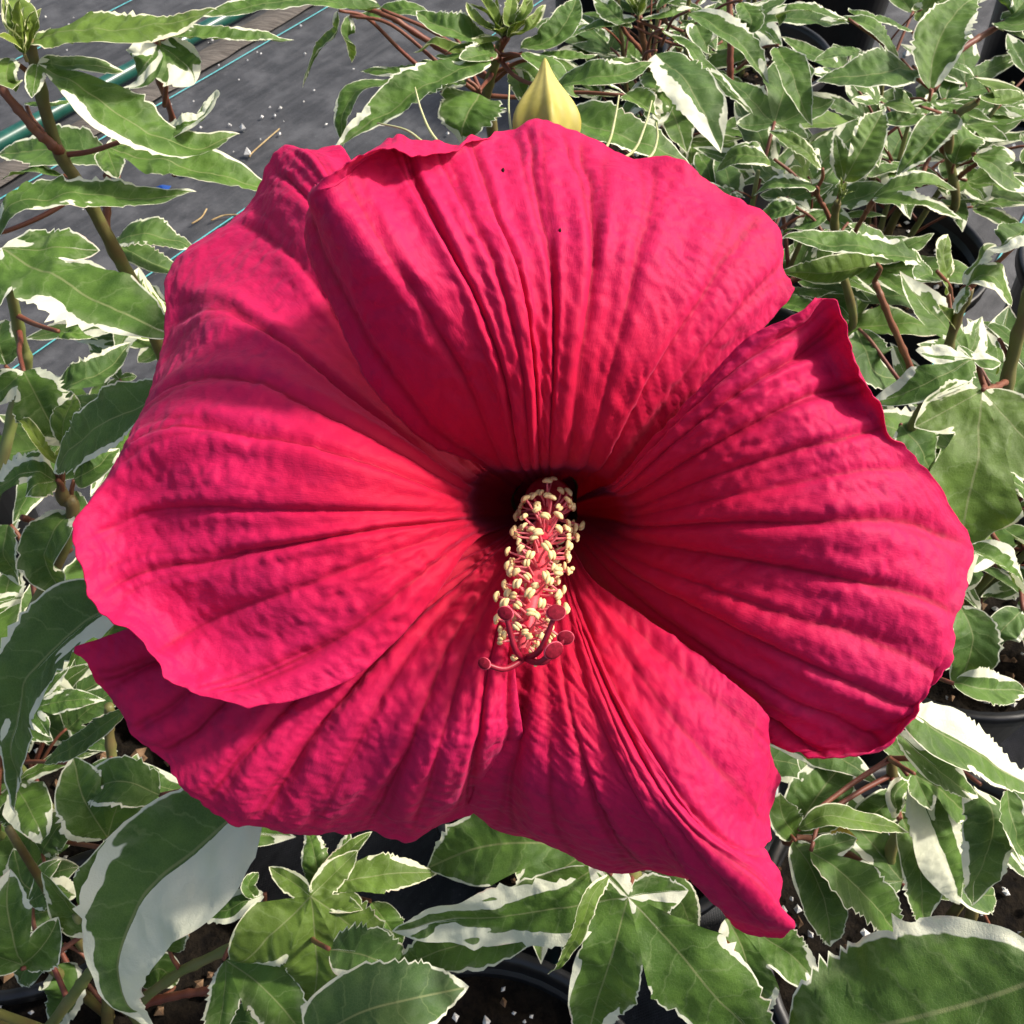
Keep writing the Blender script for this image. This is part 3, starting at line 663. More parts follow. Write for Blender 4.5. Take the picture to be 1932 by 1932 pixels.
# bud with ribbed calyx and thread-like bracts above the top petal
def bud(pl, u, v, d, tip, wid):
    b = P(u, v, d); e = P(*tip, d-.006); ax = norm(e-b); H = np.linalg.norm(e-b); a1 = norm(np.cross(ax, -F_)); a2 = np.cross(ax, a1)
    prof = [(0, .35), (.10, .72), (.22, .95), (.36, 1.0), (.50, .88), (.64, .62), (.76, .38), (.88, .20), (.96, .12), (1.0, .03)]; seg = 60; V = []
    R = wid*.5*d/FV
    for x, r in prof:
        for k in range(seg):
            a = 2*math.pi*k/seg; rib = 1+.26*(abs(math.cos(2.5*a+.5))**7)*min(1, 3*(1-x))-.08
            V.append(ax*x*H+R*r*rib*(a1*math.cos(a)+a2*math.sin(a)))
    F = grid_faces(len(prof), seg, wrap=True)
    o = obj('bud', new_mesh('bud', V, F, M['bud']), pl.e, b-pl.o); sub = o.modifiers.new('sub', 'SUBSURF'); sub.levels = sub.render_levels = 1
    tag(o, 'closed yellow-green bud with a pointed ribbed tip'); return o, b
bd, bb = bud(p0, 1030, 300, .352, (1028, 110), 120)
for pts in (((985,300),(968,260),(960,210),(961,160)), ((1120,310),(1148,270),(1160,225),(1168,180)), ((1120,320),(1190,290),(1216,240),(1230,190)),
            ((1150,330),(1222,300),(1240,262),(1238,232)), ((880,320),(820,260),(796,212),(783,165)), ((880,330),(800,270),(765,245),(712,232))):
    c = catmull([P(u, v, .350+.004*i) for i, (u, v) in enumerate(pts)], 16); V, F = tube(c, np.linspace(.0007, .0003, 16), 6)
    obj('bract', new_mesh('bract', V-bb, F, M['bract']), bd)

# leaves of the flowering plant
L = lambda *a, **k: hl(*a, **k)
hl(p0, [(1185,1690),(1158,1790),(1130,1880),(1100,1990)], (.375,.40), 62, [(-62,1.18,62),(58,1.12,80),(-118,.25,34),(112,.28,36)], n=(.05,.62,.78), cream=.62, seed=31, fold=.12, attach=P(1190,1660,.415))
hl(p0, [(1120,1640),(1040,1690),(920,1765),(800,1805),(700,1852)], (.405,.43), 52, [(38,.3,30)], n=(-.1,.5,.85), cream=.10, seed=5, fold=.15)
hl(p0, [(1115,1600),(1000,1590),(900,1600),(800,1640)], (.46,.48), 78, [(40,.55,55),(-45,.5,50)], cream=.12, seed=8, tone=-.1)
hl(p0, [(1150,1650),(1110,1700),(1080,1780),(1030,1830)], (.365,.375), 20, n=(.5,.4,.7), cream=.2, seed=9, tone=.25)
hl(p0, [(1210,1640),(1250,1660),(1290,1720),(1310,1800)], (.44,.46), 34, cream=.3, seed=10)
hl(p0, [(500,1500),(380,1600),(285,1680),(240,1770),(232,1850),(262,1915),(310,1965)], (.345,.375), 118, n=(-.15,.30,.92), cream=.5, tone=-.3, seed=63, fold=.30, pt=1.5, wave=.6, rug=.4, attach=P(620,1420,.40), teeth=1.6, half=1.5)
hl(p0, [(255,1130),(170,1175),(95,1235),(48,1310),(35,1400),(45,1460),(62,1518)], (.355,.385), 88, n=(-.35,.30,.88), cream=.75, tone=-.35, seed=72, pt=1.25, rug=.5, attach=P(420,1080,.37), fold=.35)
hl(p0, [(330,735),(250,775),(190,812),(130,850),(118,892)], (.375,.41), 62, n=(-.3,.35,.88), cream=.15, tone=-.3, seed=77, pt=.8, rug=.4, attach=P(480,700,.38))
hl(p0, [(235,1330),(190,1370),(140,1408),(84,1442)], (.40,.42), 24, n=(-.2,.4,.85), cream=.1, tone=-.3, seed=79, attach=P(380,1260,.40))
hl(p0, [(300,1500),(230,1480),(150,1500)], (.47,.48), 45, cream=.2, tone=-.1, seed=80, attach=P(420,1440,.45))

# plant beside the path, upper left
p1 = Plant((-.235, .50, .196), 'variegated hibiscus plant with yellow-green shoot tip beside the green pipe')
p1.stem([(-.236,.497,.30), P(262,560,.60), P(225,490,.565), P(190,420,.54), P(146,342,.515), P(110,280,.50), P(78,180,.482), P(60,95,.47), P(50,70,.466)], .0045, .0024, 'stem', True)
p1.stem([P(112,286,.50), P(95,270,.492), P(60,238,.485), P(14,180,.475), P(-30,130,.47)], .0026, .0018, 'petiole')
p1.stem([P(200,445,.555), P(202,380,.55), P(203,330,.545), P(203,290,.54)], .0022, .0015, 'petiole')
hl(p1, [(61,86),(140,62),(230,45),(320,40),(412,38)], (.468,.47), 58, [(55,.14,20)], n=(.05,.62,.78), cream=.14, tone=.28, seed=101, fold=.05, rug=1.5)
hl(p1, [(72,127),(150,163),(235,220),(310,262),(380,276),(452,266)], (.47,.50), 62, [(44,.36,26),(-62,.24,18)], n=(.10,.55,.80), cream=.30, seed=118, fold=.10, rug=1.3)
hl(p1, [(300,250),(350,246),(385,222),(398,190),(402,162)], (.492,.50), 30, n=(-.5,.45,.70), cream=.95, seed=131, fold=.5)
hl(p1, [(203,285),(290,302),(370,318),(450,340),(530,372)], (.54,.55), 55, [(-48,.30,26),(40,.2,18)], n=(.05,.6,.78), cream=.12, seed=133, fold=.08)
hl(p1, [(296,80),(282,115),(262,145),(243,170)], (.55,.56), 46, [(62,.75,40)], n=(.2,.45,.85), cream=.8, seed=141, attach=P(310,200,.62))
hl(p1, [(215,300),(150,285),(80,285),(0,300)], (.56,.57), 52, n=(0,.5,.85), cream=.12, seed=143, tone=-.2)
hl(p1, [(-20,440),(40,385),(130,372),(230,378),(372,367)], (.475,.50), 46, [(50,.22,16)], n=(0,.6,.8), cream=.30, seed=147, rug=1.6)
hl(p1, [(215,455),(270,445),(320,452),(372,468)], (.60,.61), 38, n=(0,.5,.85), cream=.2, seed=150, tone=-.25)
hl(p1, [(205,455),(250,480),(300,500),(360,520)], (.62,.63), 30, n=(0,.5,.85), cream=.2, seed=151, tone=-.25)
hl(p1, [(120,330),(60,322),(0,330)], (.55,.56), 24, n=(0,.75,.6), cream=.6, seed=152)
hl(p1, [(52,75),(40,30),(20,-20)], (.47,.475), 24, n=(.3,.3,.8), cream=.3, tone=.45, seed=153)
hl(p1, [(20,115),(15,150),(30,175)], (.465,.47), 22, n=(.2,.5,.8), cream=.4, tone=.2, seed=154)
hl(p1, [(50,200),(90,195),(140,190)], (.50,.505), 14, n=(.1,.7,.7), cream=.5, seed=156)
rosette(p1, 45, 100, .465, 12, 120, .8)
hl(p1, [(310,72),(360,66),(430,68),(490,72),(555,74)], (.55,.56), 26, n=(0,.6,.8), cream=.4, seed=161, rug=1.6, attach=P(300,85,.56))
rosette(p1, 300, 78, .55, 7, 60, .8)
p1.stem([P(330,330,.72), P(325,230,.67), P(300,150,.60), P(296,85,.552)], .0022, .0015, 'petiole')
# plant at the left edge
p2 = Plant((-.31, .24, .196), 'variegated hibiscus plant with broad three-lobed leaves left of the crimson flower')
p2.stem([(-.30,.25,.32), P(128,1010,.47), P(118,940,.455), P(108,900,.445)], .0040, .0024, 'stem', True)
p2.stem([P(133,1040,.48), P(90,1000,.47), P(40,975,.46)], .0018, .0014, 'petiole')
p2.stem([(-.32,.27,.34), P(20,800,.56), P(48,700,.52), P(40,640,.50), P(12,520,.455), P(5,480,.44)], .0034, .0022, 'stem_green')
hl(p2, [(8,474),(90,515),(190,572),(270,612),(345,655)], (.43,.415), 92, [(32,.44,46),(-62,.62,62)], n=(.0,.50,.86), cream=.32, seed=210, fold=.06)
hl(p2, [(45,702),(80,770),(98,805),(116,845)], (.455,.46), 52, [(-60,.5,36)], n=(.15,.5,.85), cream=.35, seed=212)
hl(p2, [(108,905),(70,888),(25,900),(-20,940)], (.44,.45), 50, [(40,.4,30)], n=(0,.55,.8), cream=.55, seed=214)
hl(p2, [(122,832),(118,800),(128,768),(138,738)], (.44,.445), 24, n=(.1,.35,.9), cream=.2, seed=216, tone=.15)
hl(p2, [(115,880),(85,850),(50,800),(28,790)], (.44,.445), 12, n=(.5,.3,.8), cream=.3, seed=217, tone=.7)
hl(p2, [(118,885),(120,860),(124,830)], (.438,.44), 13, n=(.1,.3,.9), cream=.5, seed=218, tone=.75)
hl(p2, [(128,960),(95,1010),(80,1060),(118,1125)], (.46,.47), 50, n=(-.1,.4,.9), cream=.35, seed=219, tone=-.2)
hl(p2, [(105,745),(150,725),(200,695),(250,655)], (.53,.54), 42, [(-40,.4,24)], n=(0,.5,.85), cream=.3, seed=221, tone=-.3)
hl(p2, [(110,625),(135,628),(160,632),(186,640)], (.455,.46), 18, n=(0,.6,.8), cream=1.2, seed=223)
hl(p2, [(140,905),(180,880),(225,850)], (.46,.47), 36, n=(0,.4,.9), cream=.2, seed=225, tone=-.1)
hl(p2, [(10,690),(0,640),(10,600)], (.52,.53), 36, n=(.2,.4,.85), cream=.4, seed=226, tone=-.2)
hl(p2, [(20,990),(10,1040),(40,1100)], (.50,.52), 40, n=(0,.5,.85), cream=.3, seed=227, tone=-.3)
hl(p2, [(140,930),(150,980),(150,1040)], (.48,.49), 20, n=(.4,.4,.8), cream=.3, seed=228, tone=-.3)

# plant at the lower left
p3 = Plant((-.235, .12, .196), 'variegated hibiscus plant with branching green stems below the crimson flower')
p3.stem([P(205,1990,.60), P(203,1880,.54), P(200,1790,.50), P(190,1740,.475), P(184,1700,.46)], .0036, .0022, 'stem', True)
p3.stem([P(80,1960,.54), P(150,1860,.50), P(185,1815,.485), P(195,1770,.48)], .0030, .0024, 'stem_green')
p3.stem([P(245,1905,.56), P(330,1840,.53), P(420,1795,.51), P(500,1745,.49), P(580,1695,.475)], .0028, .0020, 'stem_green')
p3.stem([P(230,1905,.57), P(330,1880,.56), P(420,1866,.55)], .0026, .0020, 'petiole')
p3.stem([P(206,1600,.55), P(214,1500,.54), P(208,1400,.53), P(205,1330,.52)], .0030, .0024, 'stem')
p3.stem([P(-30,1655,.50), P(0,1668,.49), P(38,1692,.485)], .0034, .0026, 'stem_green')
hl(p3, [(204,1584),(175,1540),(150,1490),(140,1430)], (.47,.48), 56, [(-40,.85,44)], n=(.1,.45,.88), cream=.16, seed=301)
hl(p3, [(185,1762),(196,1690),(215,1620),(240,1545)], (.455,.44), 60, [(48,.62,36)], n=(.1,.40,.9), cream=.12, seed=303, tone=.15)
hl(p3, [(40,1828),(25,1770),(12,1710),(20,1640)], (.45,.45), 60, [(45,.7,44),(-40,.6,40)], n=(.1,.45,.88), cream=.18, seed=305)
hl(p3, [(588,1690),(592,1760),(598,1840),(575,1925)], (.46,.475), 56, [(-52,.72,60),(48,.72,52),(-128,.34,22),(128,.4,26)], n=(0,.5,.86), cream=.22, seed=307, tone=.30)
hl(p3, [(590,1688),(640,1665),(720,1648),(830,1645)], (.47,.48), 40, [(30,.6,20),(-30,.45,20)], n=(0,.6,.8), cream=.28, seed=309, tone=.25)
hl(p3, [(590,1685),(600,1650),(590,1600),(575,1550)], (.49,.50), 26, [(-35,.8,20)], n=(0,.4,.9), cream=.3, seed=310, tone=.05)
hl(p3, [(422,1810),(480,1850),(530,1900),(580,1960)], (.47,.475), 52, [(-52,.7,34)], n=(.05,.45,.88), cream=.26, seed=311)
hl(p3, [(320,1795),(322,1760),(340,1735),(370,1715)], (.52,.53), 40, n=(0,.45,.9), cream=.10, seed=313, tone=.1)
hl(p3, [(500,1685),(460,1700),(420,1720),(365,1715)], (.50,.51), 26, n=(0,.5,.8), cream=.7, seed=315)
hl(p3, [(480,1690),(470,1670),(490,1640)], (.50,.51), 14, n=(.2,.4,.8), cream=.8, seed=316)
hl(p3, [(620,1790),(680,1805),(740,1830),(800,1830)], (.43,.43), 52, n=(0,.5,.85), cream=.8, tone=-.4, seed=318, attach=P(600,1760,.50))
hl(p3, [(590,1960),(680,1905),(770,1880),(880,1862)], (.385,.40), 78, n=(-.1,.4,.9), cream=.08, tone=-.55, seed=320, attach=P(540,2010,.46))
hl(p3, [(700,1700),(730,1740),(760,1790)], (.47,.48), 30, n=(.2,.4,.88), cream=.2, seed=322)
hl(p3, [(120,1700),(80,1690),(40,1660),(25,1600)], (.55,.56), 44, [(40,.6,30)], n=(0,.4,.9), cream=.3, seed=324, tone=-.2)
hl(p3, [(120,1780),(70,1800),(40,1850)], (.54,.55), 36, n=(0,.4,.9), cream=.3, seed=326, tone=-.2)
hl(p3, [(110,1820),(120,1870),(90,1930)], (.55,.56), 44, n=(0,.4,.9), cream=.25, seed=328, tone=-.1)
hl(p3, [(60,1700),(100,1680),(150,1690)], (.53,.54), 30, [(40,.7,20)], n=(0,.5,.9), cream=.5, seed=329, tone=-.2)
hl(p3, [(270,1850),(300,1830),(330,1850)], (.56,.57), 28, n=(0,.4,.9), cream=.2, seed=330)
hl(p3, [(330,1860),(300,1830),(270,1820)], (.57,.58), 24, n=(0,.4,.9), cream=.2, seed=331)
hl(p3, [(500,1960),(470,1930),(420,1935)], (.50,.51), 30, n=(0,.4,.9), cream=.3, seed=332)
hl(p3, [(80,1610),(110,1560),(150,1540)], (.57,.58), 36, n=(0,.4,.9), cream=.2, seed=333, tone=-.3)
hl(p3, [(60,1560),(30,1520),(0,1500)], (.57,.58), 40, n=(0,.4,.9), cream=.2, seed=334, tone=-.3)
hl(p3, [(205,1500),(235,1470),(260,1420)], (.50,.51), 30, n=(.2,.4,.9), cream=.1, seed=335, tone=-.2)

# plant at the lower right
p4 = Plant((.27, .16, .196), 'variegated hibiscus plant with a half-cream leaf over dark potting soil below the flower')
p4.stem([(.26,.17,.27), P(1690,1640,.58), P(1692,1560,.55), P(1690,1500,.53), P(1680,1430,.51)], .0036, .0024, 'stem', True)
p4.stem([P(1690,1655,.60), P(1600,1610,.585), P(1520,1580,.56), P(1480,1590,.55)], .0020, .0014, 'petiole')
hl(p4, [(1500,1585),(1535,1640),(1560,1700),(1570,1790)], (.49,.50), 50, n=(.05,.42,.9), cream=.14, seed=401, tone=-.05)
hl(p4, [(1530,1605),(1590,1650),(1650,1710),(1710,1780)], (.48,.50), 46, [(50,.3,22)], n=(.05,.42,.9), cream=.20, seed=403, tone=-.05)
hl(p4, [(1700,1545),(1725,1610),(1735,1680),(1740,1745)], (.50,.51), 42, n=(.05,.42,.9), cream=.16, seed=405, tone=-.1)
hl(p4, [(1695,1545),(1690,1500),(1720,1470)], (.49,.50), 20, n=(.1,.4,.9), cream=1.0, seed=406, tone=-.1)
hl(p4, [(1712,1462),(1752,1540),(1790,1630),(1818,1712)], (.48,.50), 52, n=(.0,.40,.9), cream=1.0, seed=434, tone=-.05, half=-1.4)
hl(p4, [(1725,1460),(1780,1490),(1830,1540)], (.47,.48), 46, [(-40,.4,26)], n=(.0,.45,.9), cream=.10, seed=408, tone=-.05)
hl(p4, [(1508,1565),(1560,1540),(1620,1552),(1712,1572)], (.46,.47), 22, n=(0,.6,.75), cream=.08, seed=410, tone=.2)
hl(p4, [(1500,1575),(1480,1540),(1470,1500)], (.50,.51), 30, n=(0,.4,.9), cream=.1, seed=411, tone=.1)
hl(p4, [(1500,1575),(1525,1520),(1560,1470),(1600,1430)], (.53,.54), 56, n=(0,.4,.9), cream=.55, seed=412, tone=-.1)
hl(p4, [(1850,1480),(1870,1550),(1850,1630),(1830,1705)], (.45,.46), 55, n=(.2,.4,.88), cream=.45, seed=414, tone=-.3, wave=2.2)
hl(p4, [(1900,1490),(1920,1570),(1950,1640)], (.44,.45), 40, n=(.2,.4,.88), cream=.5, seed=416, tone=-.2)
hl(p4, [(1690,1500),(1650,1530),(1600,1560)], (.54,.55), 30, n=(0,.4,.9), cream=.2, seed=417)
hl(p4, [(1800,1640),(1830,1680),(1880,1690)], (.52,.53), 34, n=(0,.4,.9), cream=.25, seed=418, tone=-.3)
hl(p4, [(1372,1730),(1400,1790),(1415,1860),(1400,1935)], (.46,.47), 60, [(40,.85,40)], n=(.0,.45,.88), cream=.30, seed=420, attach=P(1470,1640,.52))
hl(p4, [(1985,1835),(1880,1880),(1760,1915),(1620,1945),(1470,1965)], (.34,.36), 172, n=(-.05,.55,.83), cream=.13, seed=422, tone=-.1, fold=.10, pt=.7, rug=1.3, attach=P(2050,1830,.40))
hl(p4, [(1695,1325),(1770,1370),(1850,1420),(1960,1495)], (.37,.385), 60, n=(.1,.55,.83), cream=.9, half=.9, seed=424, fold=.22, rug=1.3, attach=P(1620,1280,.40))
hl(p4, [(1690,1385),(1740,1425),(1800,1470),(1850,1505)], (.39,.40), 32, n=(-.2,.5,.8), cream=1.4, seed=426, attach=P(1640,1340,.41))

# plant right of the flower
p5 = Plant((.34, .42, .196), 'variegated hibiscus plant with a mostly cream leaf right of the flower')
p5.stem([(.335,.42,.30), P(1840,1000,.56), P(1885,820,.52), P(1905,700,.50), P(1930,600,.48), P(1950,520,.47)], .0042, .0028, 'stem', True)
p5.stem([P(1900,720,.505), P(1865,735,.47), P(1855,733,.455)], .0016, .0013, 'petiole')
p5.stem([P(1700,840,.64), P(1740,770,.60), P(1780,700,.57), P(1800,620,.55), P(1830,545,.53)], .0034, .0024, 'stem')
hl(p5, [(1855,736),(1846,840),(1828,930),(1812,1010),(1822,1100)], (.45,.46), 92, [(-52,.40,46),(46,.62,62)], n=(.05,.45,.88), cream=.28, seed=501, tone=.22, fold=.08)
hl(p5, [(1834,680),(1775,708),(1720,735),(1640,765)], (.46,.47), 48, [(-42,.50,32),(150,.26,26),(-100,.2,16)], n=(-.05,.55,.82), cream=.85, seed=533, fold=.1)
hl(p5, [(1820,540),(1850,520),(1880,530),(1905,580)], (.51,.51), 36, [(55,.75,24),(-80,.7,20)], n=(.1,.5,.85), cream=.5, seed=505, tone=.1)
hl(p5, [(1945,430),(1900,455),(1880,480)], (.50,.50), 36, n=(-.2,.5,.8), cream=1.1, seed=507)
hl(p5, [(1800,620),(1790,590),(1770,575)], (.55,.55), 14, n=(.1,.4,.9), cream=.5, seed=508, tone=.5)
hl(p5, [(1790,555),(1785,520),(1780,470),(1790,440)], (.55,.55), 22, n=(.3,.4,.8), cream=.6, seed=509, tone=.3)
hl(p5, [(1825,1040),(1865,1050),(1905,1080),(1950,1130)], (.43,.44), 32, n=(.1,.6,.75), cream=.6, seed=511, fold=.4)
hl(p5, [(1815,1140),(1838,1200),(1825,1250),(1800,1300)], (.47,.48), 44, n=(.0,.4,.9), cream=.14, seed=513, tone=-.2)
hl(p5, [(1930,1150),(1890,1200),(1860,1260)], (.48,.49), 36, n=(.2,.4,.85), cream=.3, seed=514, tone=-.3)
hl(p5, [(1800,1290),(1850,1300),(1930,1310)], (.45,.46), 34, n=(0,.5,.85), cream=.4, seed=515, tone=-.1)
hl(p5, [(1700,800),(1740,840),(1770,900)], (.62,.63), 50, n=(.0,.4,.9), cream=.12, seed=516, tone=-.25)
hl(p5, [(1620,620),(1650,690),(1700,720)], (.62,.63), 46, n=(0,.4,.9), cream=.12, seed=517, tone=-.3)
hl(p5, [(1870,880),(1905,900),(1950,940)], (.46,.47), 30, n=(.1,.5,.85), cream=1.2, seed=518)
hl(p5, [(1790,1000),(1770,960),(1740,930)], (.55,.56), 36, n=(0,.4,.9), cream=.2, seed=519, tone=-.3)
hl(p5, [(1885,640),(1890,680),(1880,710)], (.49,.49), 10, n=(.3,.3,.8), cream=.3, seed=520)

# plants behind, upper right
p6 = Plant((.20, .66, .196), 'variegated hibiscus plant with a long corrugated leaf against the upper right petal')
p6.stem([(.205,.66,.30), P(1600,620,.80), P(1585,500,.72), P(1575,420,.67), P(1580,380,.65)], .0040, .0024, 'stem', True)
p6.stem([P(1745,760,.66), P(1706,665,.63), P(1668,575,.605), P(1650,530,.60)], .0022, .0018, 'petiole')
p6.stem([P(1590,470,.70), P(1620,425,.66), P(1648,378,.62)], .0016, .0013, 'petiole')
p6.stem([P(1580,440,.69), P(1560,400,.67), P(1538,360,.65)], .0016, .0013, 'petiole')
hl(p6, [(1768,512),(1700,478),(1620,462),(1540,450),(1470,450)], (.53,.52), 48, [(40,.34,28),(-45,.2,18)], n=(0,.65,.72), cream=.40, seed=601, rug=1.8, attach=P(1800,570,.58))
hl(p6, [(1655,498),(1600,505),(1540,512),(1470,512)], (.56,.55), 32, n=(0,.55,-.75), cream=.2, seed=603, tone=.25)
hl(p6, [(1592,342),(1612,305),(1640,255),(1665,212)], (.65,.65), 38, [(38,.55,18)], n=(.05,.45,.88), cream=.3, seed=605, tone=.1, rug=1.5)
hl(p6, [(1648,376),(1690,352),(1745,350),(1802,364)], (.62,.62), 30, [(-42,.95,20)], n=(0,.65,.75), cream=.42, seed=607, tone=.1)
hl(p6, [(1540,352),(1500,344),(1460,350),(1420,366)], (.64,.64), 24, n=(0,.6,.8), cream=.32, seed=609)
hl(p6, [(1552,318),(1520,290),(1480,262),(1450,245)], (.63,.64), 20, n=(-.2,.5,.8), cream=.35, seed=611, tone=.2)
hl(p6, [(1460,300),(1430,290),(1390,290),(1345,320)], (.66,.67), 30, n=(0,.5,.85), cream=.35, seed=612, tone=.1)
rosette(p6, 1585, 375, .645, 8, 42, .8)
for q in (((1560,400),(1520,420),(1470,440)), ((1600,420),(1640,440),(1690,470)), ((1500,390),(1460,400),(1420,430))):
    hl(p6, list(q), (.72,.74), 24, cream=.3, tone=-.15)

p7 = Plant((.38, .84, .196), 'variegated hibiscus plant with a dark forked stem behind the flower')
p7.stem([(.38,.83,.27), P(1798,395,.86), P(1790,290,.80), P(1800,225,.77), P(1845,190,.76)], .0044, .0028, 'stem', True)
p7.stem([P(1792,300,.81), P(1765,270,.80), P(1740,330,.80)], .0026, .0018, 'petiole')
p7.stem([P(1795,345,.83), P(1840,310,.80), P(1850,300,.79)], .0020, .0016, 'petiole')
p7.stem([P(1760,170,.76), P(1790,110,.77), P(1850,70,.78), P(1900,40,.78)], .0030, .0022, 'petiole')
hl(p7, [(1898,42),(1918,20),(1945,-15)], (.78,.78), 26, [(50,.7,16),(-50,.7,16)], cream=.3, seed=719)
hl(p7, [(1900,42),(1925,60),(1950,90)], (.78,.78), 20, cream=.3, seed=720)
hl(p7, [(1800,208),(1765,245),(1725,295),(1690,335)], (.76,.74), 36, n=(-.1,.5,.85), cream=.35, seed=701, rug=1.9)
hl(p7, [(1756,168),(1762,105),(1782,55),(1815,10),(1850,-15)], (.70,.74), 46, n=(.05,.5,.86), cream=.45, seed=703, tone=.05, rug=1.5)
hl(p7, [(1722,125),(1670,135),(1610,140),(1540,148)], (.72,.71), 52, n=(0,.5,.85), cream=.06, seed=705, tone=-.15)
hl(p7, [(1735,200),(1700,190),(1665,195)], (.74,.75), 32, n=(0,.5,.85), cream=.3, seed=707, tone=.1)
hl(p7, [(1740,215),(1690,225),(1640,215)], (.77,.78), 28, n=(0,.5,.85), cream=.2, seed=708)
hl(p7, [(1855,185),(1880,190),(1940,180)], (.74,.74), 26, [(60,.9,20)], n=(0,.6,.8), cream=.2, seed=709, tone=.2)
hl(p7, [(1840,290),(1875,310),(1910,340),(1950,355)], (.76,.76), 36, [(35,.6,24)], n=(0,.5,.85), cream=.4, seed=711)
hl(p7, [(1800,310),(1820,270),(1860,260)], (.80,.81), 32, n=(0,.5,.85), cream=.2, seed=713)
hl(p7, [(1720,60),(1680,40),(1620,30),(1600,15)], (.78,.78), 22, n=(0,.7,.7), cream=.25, seed=715)
hl(p7, [(1600,35),(1540,20),(1480,25),(1470,50)], (.74,.75), 28, n=(0,.7,.7), cream=.3, seed=717)
hl(p7, [(1700,110),(1660,60),(1620,40),(1560,35)], (.75,.76), 24, n=(.1,.6,.75), cream=.3, seed=718)

p8 = Plant((.15, .98, .196), 'variegated hibiscus plant with a broad dark drooping leaf above the top petal')
p8.stem([(.15,.97,.26), P(1300,240,.98), P(1300,130,.86), P(1290,60,.84)], .0040, .0024, 'stem', True)
p8.stem([P(1378,165,.92), P(1378,90,.90), P(1376,-20,.88)], .0032, .0026, 'petiole')
hl(p8, [(1238,95),(1290,150),(1330,215),(1362,288)], (.70,.68), 58, n=(.05,.45,.88), cream=.2, half=-.45, seed=801, tone=-.3, rug=.6)
hl(p8, [(1468,85),(1490,130),(1510,185),(1532,238)], (.74,.72), 34, n=(0,.45,.88), cream=.12, seed=803)
hl(p8, [(1300,20),(1350,45),(1400,80),(1450,160)], (.74,.73), 34, n=(.1,.45,.88), cream=.35, seed=805, tone=-.1)
hl(p8, [(1250,55),(1300,95),(1350,150),(1420,215)], (.73,.71), 18, n=(.2,.6,.7), cream=1.0, seed=807)
hl(p8, [(1400,0),(1420,40),(1400,80)], (.80,.80), 26, n=(0,.45,.88), cream=.2, seed=809)
hl(p8, [(1310,50),(1330,80),(1340,110)], (.78,.78), 28, n=(0,.45,.88), cream=.3, seed=810, tone=-.2)
rosette(p8, 1205, 30, .84, 9, 60, .7)
for q in (((1200,40),(1150,50),(1090,60)), ((1210,35),(1260,30),(1320,10)), ((1195,50),(1160,30),(1120,-10)), ((1240,20),(1280,-10),(1330,-30))):
    hl(p8, list(q), (.84,.85), 22, cream=.5)
p8.stem([P(1225,120,.92), P(1212,70,.87), P(1206,30,.845)], .0034, .0024, 'petiole')
p8.stem([P(1222,110,.92), P(1180,60,.88), P(1170,35,.86)], .0020, .0016, 'petiole')

# plant straight behind the bud
p9 = Plant((-.01, .60, .196), 'variegated hibiscus plant with a star of narrow young leaves behind the bud')
p9.stem([(-.01,.60,.32), P(930,260,.66), P(915,200,.635), P(925,150,.61), P(940,100,.595), P(948,75,.59)], .0040, .0026, 'stem', True)
hl(p9, [(925,112),(850,135),(760,190),(690,245),(640,290)], (.57,.55), 50, [(-40,.3,22)], n=(0,.55,.83), cream=.25, seed=901, rug=1.9)
hl(p9, [(935,95),(880,70),(830,50),(785,22)], (.58,.58), 42, [(45,.5,22)], n=(0,.55,.83), cream=.28, seed=903, rug=1.4)
hl(p9, [(985,100),(1030,80),(1065,45),(1090,-10)], (.58,.59), 32, n=(.05,.55,.83), cream=.25, seed=905, rug=1.5)
hl(p9, [(905,170),(885,200),(870,235),(862,275)], (.57,.56), 62, n=(0,.42,.9), cream=.22, seed=907)
hl(p9, [(985,105),(1030,125),(1080,170),(1085,185)], (.57,.57), 26, n=(.1,.5,.85), cream=.3, seed=909)
hl(p9, [(1000,100),(1050,100),(1100,110),(1125,112)], (.58,.58), 18, n=(.1,.6,.75), cream=.4, seed=911)
hl(p9, [(1010,110),(1060,125),(1120,150),(1185,175)], (.59,.59), 18, n=(.1,.6,.75), cream=.5, seed=913)
hl(p9, [(1040,165),(1110,150),(1170,140),(1232,112)], (.55,.54), 38, n=(0,.5,.85), cream=.14, seed=915)
hl(p9, [(1060,225),(1140,245),(1220,275),(1300,312)], (.50,.49), 56, n=(.05,.5,.85), cream=.14, seed=917, tone=-.05)
hl(p9, [(970,130),(985,170),(1005,215)], (.60,.60), 22, n=(0,.4,.9), cream=.9, seed=919)
hl(p9, [(960,120),(1000,140),(1035,190)], (.61,.61), 26, n=(0,.4,.9), cream=1.1, seed=921)
hl(p9, [(880,150),(820,165),(760,170),(740,200)], (.62,.63), 30, n=(0,.5,.85), cream=.6, seed=923)
hl(p9, [(930,85),(880,100),(820,80),(780,100)], (.60,.61), 18, n=(0,.6,.8), cream=.6, seed=924, tone=.4)
hl(p9, [(830,110),(780,130),(720,135),(680,140)], (.63,.64), 22, n=(0,.6,.8), cream=.7, seed=925)
hl(p9, [(740,150),(680,170),(650,220),(645,280)], (.62,.60), 26, n=(-.3,.45,.8), cream=.7, seed=926)
hl(p9, [(1180,180),(1220,200),(1240,230)], (.60,.60), 30, n=(0,.5,.85), cream=.3, seed=927, tone=.1)
hl(p9, [(820,30),(760,20),(700,30),(650,40)], (.64,.66), 26, n=(0,.6,.8), cream=.3, seed=928)
